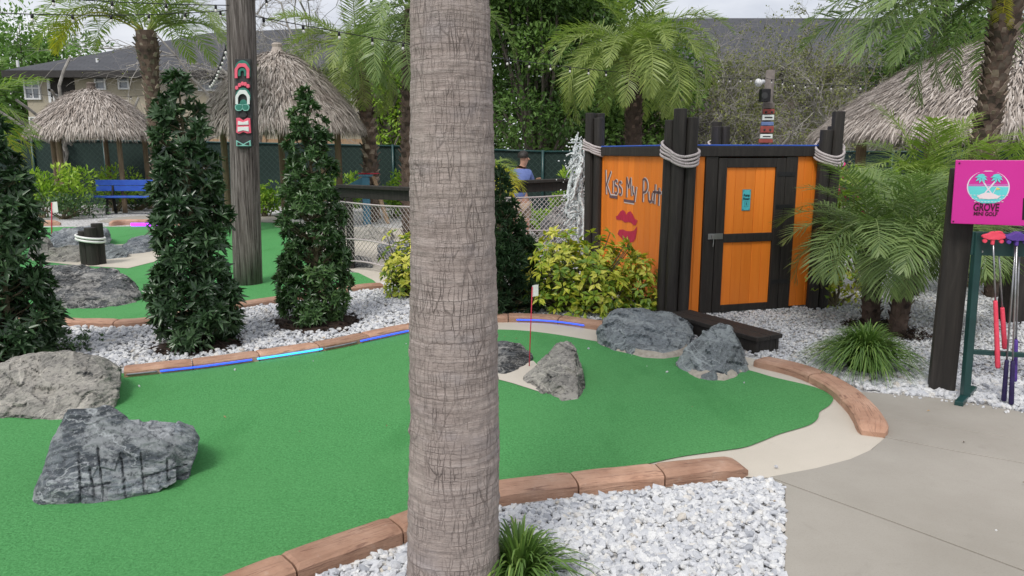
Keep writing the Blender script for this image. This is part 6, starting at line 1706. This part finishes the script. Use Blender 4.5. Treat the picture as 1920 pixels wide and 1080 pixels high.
# ================================================================== SPLASHING WATER
d = 10.15
def splash():
    g = np.random.default_rng(5); r = root('water_splash', 'white water gushing down at the left corner of the shed', 'water', (at(1085, d), d, 0))
    mb = MB(); cx = at(1090, d)
    for i in range(15):
        x0 = cx + g.normal(0, .035); zt_ = g.uniform(1.1, 1.92); zb = max(.25, zt_ - g.uniform(.35, 1.2)); k = 22; z = np.linspace(zt_, zb, k)
        wx = np.cumsum(g.normal(0, .012, k)) - .10 * ((zt_ - z) / 1.2) ** 2 * g.uniform(-.3, 1.8)
        rad = np.clip((.018 + .016 * np.array([mnoise.noise(Vector((i * 3.3, q * 14, 0))) for q in z]) + .012 * (zt_ - z)) * np.sin(np.linspace(.15, PI - .1, k)) ** .6, .003, .06)
        mb.tube(np.stack([x0 + wx, d + g.normal(0, .05) + np.cumsum(g.normal(0, .008, k)), z], 1), rad, 7, jitter=.006)
    for i in range(46):                                   # flung tongues of water
        z0 = g.uniform(.45, 1.6); a = g.uniform(.5, 2.2); p0 = np.array([cx - .04 + g.normal(0, .03), d + g.normal(0, .06), z0]); dr = np.array([-math.sin(a), g.normal(0, .5), math.cos(a)]); L = g.uniform(.05, .17)
        s = np.linspace(0, 1, 6)[:, None]; mb.tube(p0 + dr * L * s - np.array([0, 0, .10]) * s ** 2, np.array([.016, .014, .012, .009, .011, .003]) * g.uniform(.6, 1.3), 6, jitter=.002)
    mk('water_column', mb, M['water'], r, smooth=True)
    ml = MB(); n = 900; z = g.uniform(.30, 1.8, n); s = g.uniform(.003, .012, n)
    loc = np.stack([cx - .03 - np.abs(g.normal(0, .07 + .05 * (1.8 - z), n)) * g.choice([1, 1, -.4], n), d + g.normal(0, .10, n), z], 1)
    ml.inst(IV * [1, 1, 1.4], IF, rand_rot(n) * s[:, None, None], loc, g.uniform(0, 1, n)); mk('droplets', ml, M['water'], r, smooth=True, kind='stuff')
splash()

# ================================================================== PERSON (seen from behind, head turned right)
def person():
    d = 12.4; b = np.array([at(976, d), d, 0.0]); r = root('person', 'person in a blue T-shirt seen from behind beyond the rope railing', 'person', b)
    J = {  # name: (x, y, z, radius)
        'pelvis': (0, 0, .82, .135), 'waist': (-.01, 0, .97, .125), 'chest': (-.01, .01, 1.18, .15), 'neckb': (.01, .0, 1.325, .085), 'neck': (.04, -.01, 1.38, .055), 'head0': (.055, -.02, 1.43, .075), 'head1': (.062, -.02, 1.50, .092), 'head2': (.06, -.01, 1.57, .068),
        'shL': (-.16, .01, 1.28, .068), 'elL': (-.21, -.02, 1.02, .045), 'wrL': (-.14, .14, .90, .032), 'haL': (-.10, .20, .89, .034),
        'shR': (.14, .03, 1.27, .068), 'elR': (.20, .10, 1.03, .046), 'wrR': (.27, .02, 1.10, .034), 'haR': (.29, -.03, 1.15, .036),
        'hipL': (-.09, 0, .76, .10), 'knL': (-.10, -.02, .44, .062), 'anL': (-.10, .03, .09, .042), 'toL': (-.10, .16, .035, .035),
        'hipR': (.09, 0, .76, .10), 'knR': (.11, -.01, .44, .062), 'anR': (.11, .03, .09, .042), 'toR': (.13, .15, .035, .035)}
    E = [('pelvis', 'waist'), ('waist', 'chest'), ('chest', 'neckb'), ('neckb', 'neck'), ('neck', 'head0'), ('head0', 'head1'), ('head1', 'head2'), ('chest', 'shL'), ('shL', 'elL'), ('elL', 'wrL'), ('wrL', 'haL'), ('chest', 'shR'), ('shR', 'elR'), ('elR', 'wrR'), ('wrR', 'haR'),
         ('pelvis', 'hipL'), ('hipL', 'knL'), ('knL', 'anL'), ('anL', 'toL'), ('pelvis', 'hipR'), ('hipR', 'knR'), ('knR', 'anR'), ('anR', 'toR')]
    def skin(name, joints, edges, scale, mat, parent, fingers=False):
        me = bpy.data.meshes.new(name); ks = list(joints); ix = {k: i for i, k in enumerate(ks)}
        vs = [joints[k][:3] for k in ks]; es = [(ix[a], ix[c]) for a, c in edges]; rad = [joints[k][3] * scale for k in ks]
        if fingers:
            for hn, wn_ in (('haL', 'wrL'), ('haR', 'wrR')):
                h_ = np.array(joints[hn][:3]); dr = h_ - np.array(joints[wn_][:3]); dr /= np.linalg.norm(dr); sd = np.cross(dr, [0, 0, 1]); sd /= np.linalg.norm(sd)
                for q in range(5):
                    o_ = sd * (q - 2) * .019; ln = (.055, .075, .082, .076, .06)[q]
                    if q == 0: st = h_ - dr * .03 + sd * -.032; m1 = st + (dr * .5 - sd * .6) * .045; e1 = m1 + dr * .035
                    else: st = h_ + o_ + dr * .012; m1 = st + dr * ln * .55; e1 = m1 + (dr * .75 + np.array([0, 0, -.65])) * ln * .5
                    n0 = len(vs); vs += [tuple(st), tuple(m1), tuple(e1)]; rad += [.0095, .009, .0075]; es += [(ix[hn], n0), (n0, n0 + 1), (n0 + 1, n0 + 2)]
        me.from_pydata(vs, es, []); o = bpy.data.objects.new(name, me); COL.objects.link(o); o.parent = parent
        m = o.modifiers.new('skin', 'SKIN'); m.use_smooth_shade = True
        for v, rr in zip(me.skin_vertices[0].data, rad): v.radius = (rr, rr * .82)
        me.skin_vertices[0].data[0].use_root = True
        s = o.modifiers.new('sub', 'SUBSURF'); s.levels = 2; s.render_levels = 2
        me.materials.append(mat); return o
    body = skin('body', J, E, 1.0, M['skin'], r, True)
    T = {'pelvis': (-.005, 0, .80, .158), 'waist': (-.01, 0, .97, .152), 'chest': (-.01, .01, 1.18, .172), 'neckb': (.008, 0, 1.33, .10), 'shL': (-.165, .01, 1.275, .085), 'slL': (-.205, -.01, 1.10, .074), 'shR': (.145, .03, 1.265, .085), 'slR': (.19, .08, 1.10, .074)}
    skin('shirt', T, [('pelvis', 'waist'), ('waist', 'chest'), ('chest', 'neckb'), ('chest', 'shL'), ('shL', 'slL'), ('chest', 'shR'), ('shR', 'slR')], 1.0, M['shirt'], r)
    S = {'p': (0, 0, .80, .15), 'hL': (-.09, 0, .72, .115), 'kL': (-.10, -.01, .50, .092), 'hR': (.09, 0, .72, .115), 'kR': (.11, 0, .50, .092)}
    skin('shorts', S, [('p', 'hL'), ('hL', 'kL'), ('p', 'hR'), ('hR', 'kR')], 1.0, M['shorts'], r)
    # hair cap: back and top of the head, face turned to the right
    mb = MB(); c = b + [.045, -.028, 1.535]; vs = []; n = 20; m = 9
    for i in range(m):
        ph = i / (m - 1) * R(105)
        for j in range(n):
            a = j * 2 * PI / n; dirx = math.sin(ph) * math.cos(a); diry = math.sin(ph) * math.sin(a); dz = math.cos(ph)
            kk = 1 + .07 * mnoise.noise(Vector((dirx * 5, diry * 5, dz * 5)))
            cut = .82 if (dirx > .45 and dz < .25) else 1.0
            vs.append(c + np.array([dirx * .096 * cut, diry * .100, dz * .096]) * kk)
    mb.add(vs, [(i * n + j, i * n + (j + 1) % n, (i + 1) * n + (j + 1) % n, (i + 1) * n + j) for i in range(m - 1) for j in range(n)], .5); mk('hair', mb, M['hair'], r, smooth=True)
    mb = MB(); q = b + [.125, -.05, 1.485]; mb.tube([q + [-.01, 0, .03], q + [.022, 0, -.005], q + [.005, 0, -.016]], [.006, .015, .008], 8); mk('nose', mb, M['skin'], r, smooth=True)
    mb = MB(); q = b + [.055, -.092, 1.49]; mb.tube([q + [0, 0, .028], q + [.004, -.008, .01], q + [0, 0, -.022]], [.008, .014, .007], 8); mk('ear', mb, M['skin'], r, smooth=True)
    for s_, (x, y) in (('L', (-.10, .08)), ('R', (.12, .08))):
        mb = MB(); mb.tube([b + [x, y - .12, .05], b + [x, y, .055], b + [x, y + .13, .035]], [.045, .05, .038], 10); mk('shoe', mb, M['black'], r, smooth=True)
person()

# ================================================================== TOTEM POLE WITH SPEAKER
d = 19.0; b = np.array([at(1425, d), d, 0]); top = np.array([at(1436, d), d, Zat(132, d)])
tot = root('totem_pole', 'carved red and white totem pole with floodlight behind the shed', 'totem', b)
mb = MB(); mb.tube([b, (b + top) / 2, top], [.14, .125, .11], 14); mk('shaft', mb, M['t_wood'], tot, smooth=True)
def tz(py): return Zat(py, d)
def tband(py0, py1, mat, name, w=.30, dep=.05, xo=0.0):
    zc = (tz(py0) + tz(py1)) / 2; t = zc / top[2]; c = b + (top - b) * t
    mb = MB(); mb.box((c[0] + xo, c[1] - .115 - dep / 2, zc), (w, dep, abs(tz(py0) - tz(py1)))); return mk(name, mb, mat, tot, bevel=.012)
for py0, py1, m_, nm, w, dp in ((205, 214, 't_red', 'brow', .28, .06), (216, 226, 't_white', 'mouth', .28, .07), (229, 236, 't_blue', 'brow', .30, .06), (237, 249, 't_red', 'face', .32, .07), (252, 260, 't_white', 'mouth', .30, .07), (261, 268, 't_red', 'base_band', .34, .06), (193, 204, 't_wood', 'crest', .26, .06)):
    tband(py0, py1, M[m_], nm, w, dp)
for py0, py1 in ((219.5, 222.5), (255, 257.5)): tband(py0, py1, M['t_black'], 'mouth_gap', .2, .078)
for py in (211, 244):
    for s_ in (-1, 1): tband(py - 2, py + 2, M['t_black'], 'eye', .05, .085, s_ * .07)
sp_ = root('loudspeaker', 'black loudspeaker box fixed on the totem pole', 'speaker', P(1434, 190, d - .3))
mb = MB(); mb.box(P(1434, 179, d - .32), (.22, .22, .30)); mk('cabinet', mb, M['black'], sp_, bevel=.01)
mb = MB(); q = P(1434, 179, d - .435); mb.tube([q, q + [0, -.006, 0]], .08, 16); mk('grille', mb, M['t_black'], sp_)
fl = root('floodlight', 'white floodlight on the totem pole above the loudspeaker', 'lamp', P(1428, 160, d - .25))
mb = MB(); q = P(1426, 154, d - .32); mb.tube([q + [.10, .05, .02], q, q + [-.07, -.06, -.02]], [.045, .06, .10], 12); mk('lamp_head', mb, M['frame'], fl, smooth=True)
mb = MB(); mb.tube([q + [.10, .05, .02], q + [.14, .2, .02]], .02, 6); mk('bracket', mb, M['frame'], fl)

# ================================================================== STRING LIGHTS
def string_lights(label, p0, p1, sag, n, size=1.0, bulb_r=.020, first=.5):
    p0, p1 = np.asarray(p0, float), np.asarray(p1, float); r = root('string_lights', label, 'lights', (p0 + p1) / 2)
    t = np.linspace(0, 1, 60); pts = p0 + (p1 - p0) * t[:, None]; pts[:, 2] -= sag * 4 * t * (1 - t)
    mb = MB(); mb.tube(pts, .0065 * size, 5); mk('cable', mb, M['black'], r)
    so = MB(); so.lathe((0, 0, -.055 * size), [(.012 * size, 0), (.019 * size, .004), (.017 * size, .05 * size), (.008 * size, .062 * size)], 8); sm = so.mesh('socket', True); sm.materials.append(M['black'])
    bo = MB(); br_ = bulb_r * size
    bo.lathe((0, 0, 0), [(.001, -br_ * 2.6), (br_ * .55, -br_ * 2.5), (br_ * .95, -br_ * 1.9), (br_, -br_ * 1.5), (br_ * .85, -br_ * .8), (br_ * .5, -br_ * .1)], 10); bmsh = bo.mesh('bulb', True); bmsh.materials.append(M['bulb'])
    for i in range(n):
        q = p0 + (p1 - p0) * (i + first) / n; u = (i + first) / n; q[2] -= sag * 4 * u * (1 - u)
        s_ = place('socket', sm, r, q - (p0 + p1) / 2, (random.uniform(-.1, .1), random.uniform(-.1, .1), 0))
        o = place('bulb', bmsh, s_, (0, 0, -.05 * size), (0, 0, 0))
ptop = P(455, 26, pd_ - .02)
string_lights('string of bulbs from the wooden pole across to the totem pole', ptop, P(1436, 146, 18.8), .22, 26, .95)
string_lights('string of bulbs from the totem pole to the upper right', P(1437, 147, 18.8), P(2050, 78, 11.0), .35, 18, .95)
string_lights('lower string of bulbs across the upper left sky', P(-60, 21, 8.0), P(445, 18, 9.0), .05, 7, .8)
string_lights('top string of bulbs along the upper left photo edge', P(40, -8, 7.6), P(448, 10, 9.0), .02, 4, .8)
string_lights('short steep garland of close bulbs hanging left of the pole', P(424, 84, 11.5), P(392, 156, 13.5), .08, 11, .9, .022)
string_lights('string of bulbs under the small hut in front of the building', P(0, 168, 22), P(300, 176, 22.5), .15, 8, .9)
string_lights('string of bulbs running off the pole towards the upper right', P(470, 0, pd_ - .02), P(760, -60, 7.0), .05, 4, .8)
for m in list(bpy.data.materials):
    pass
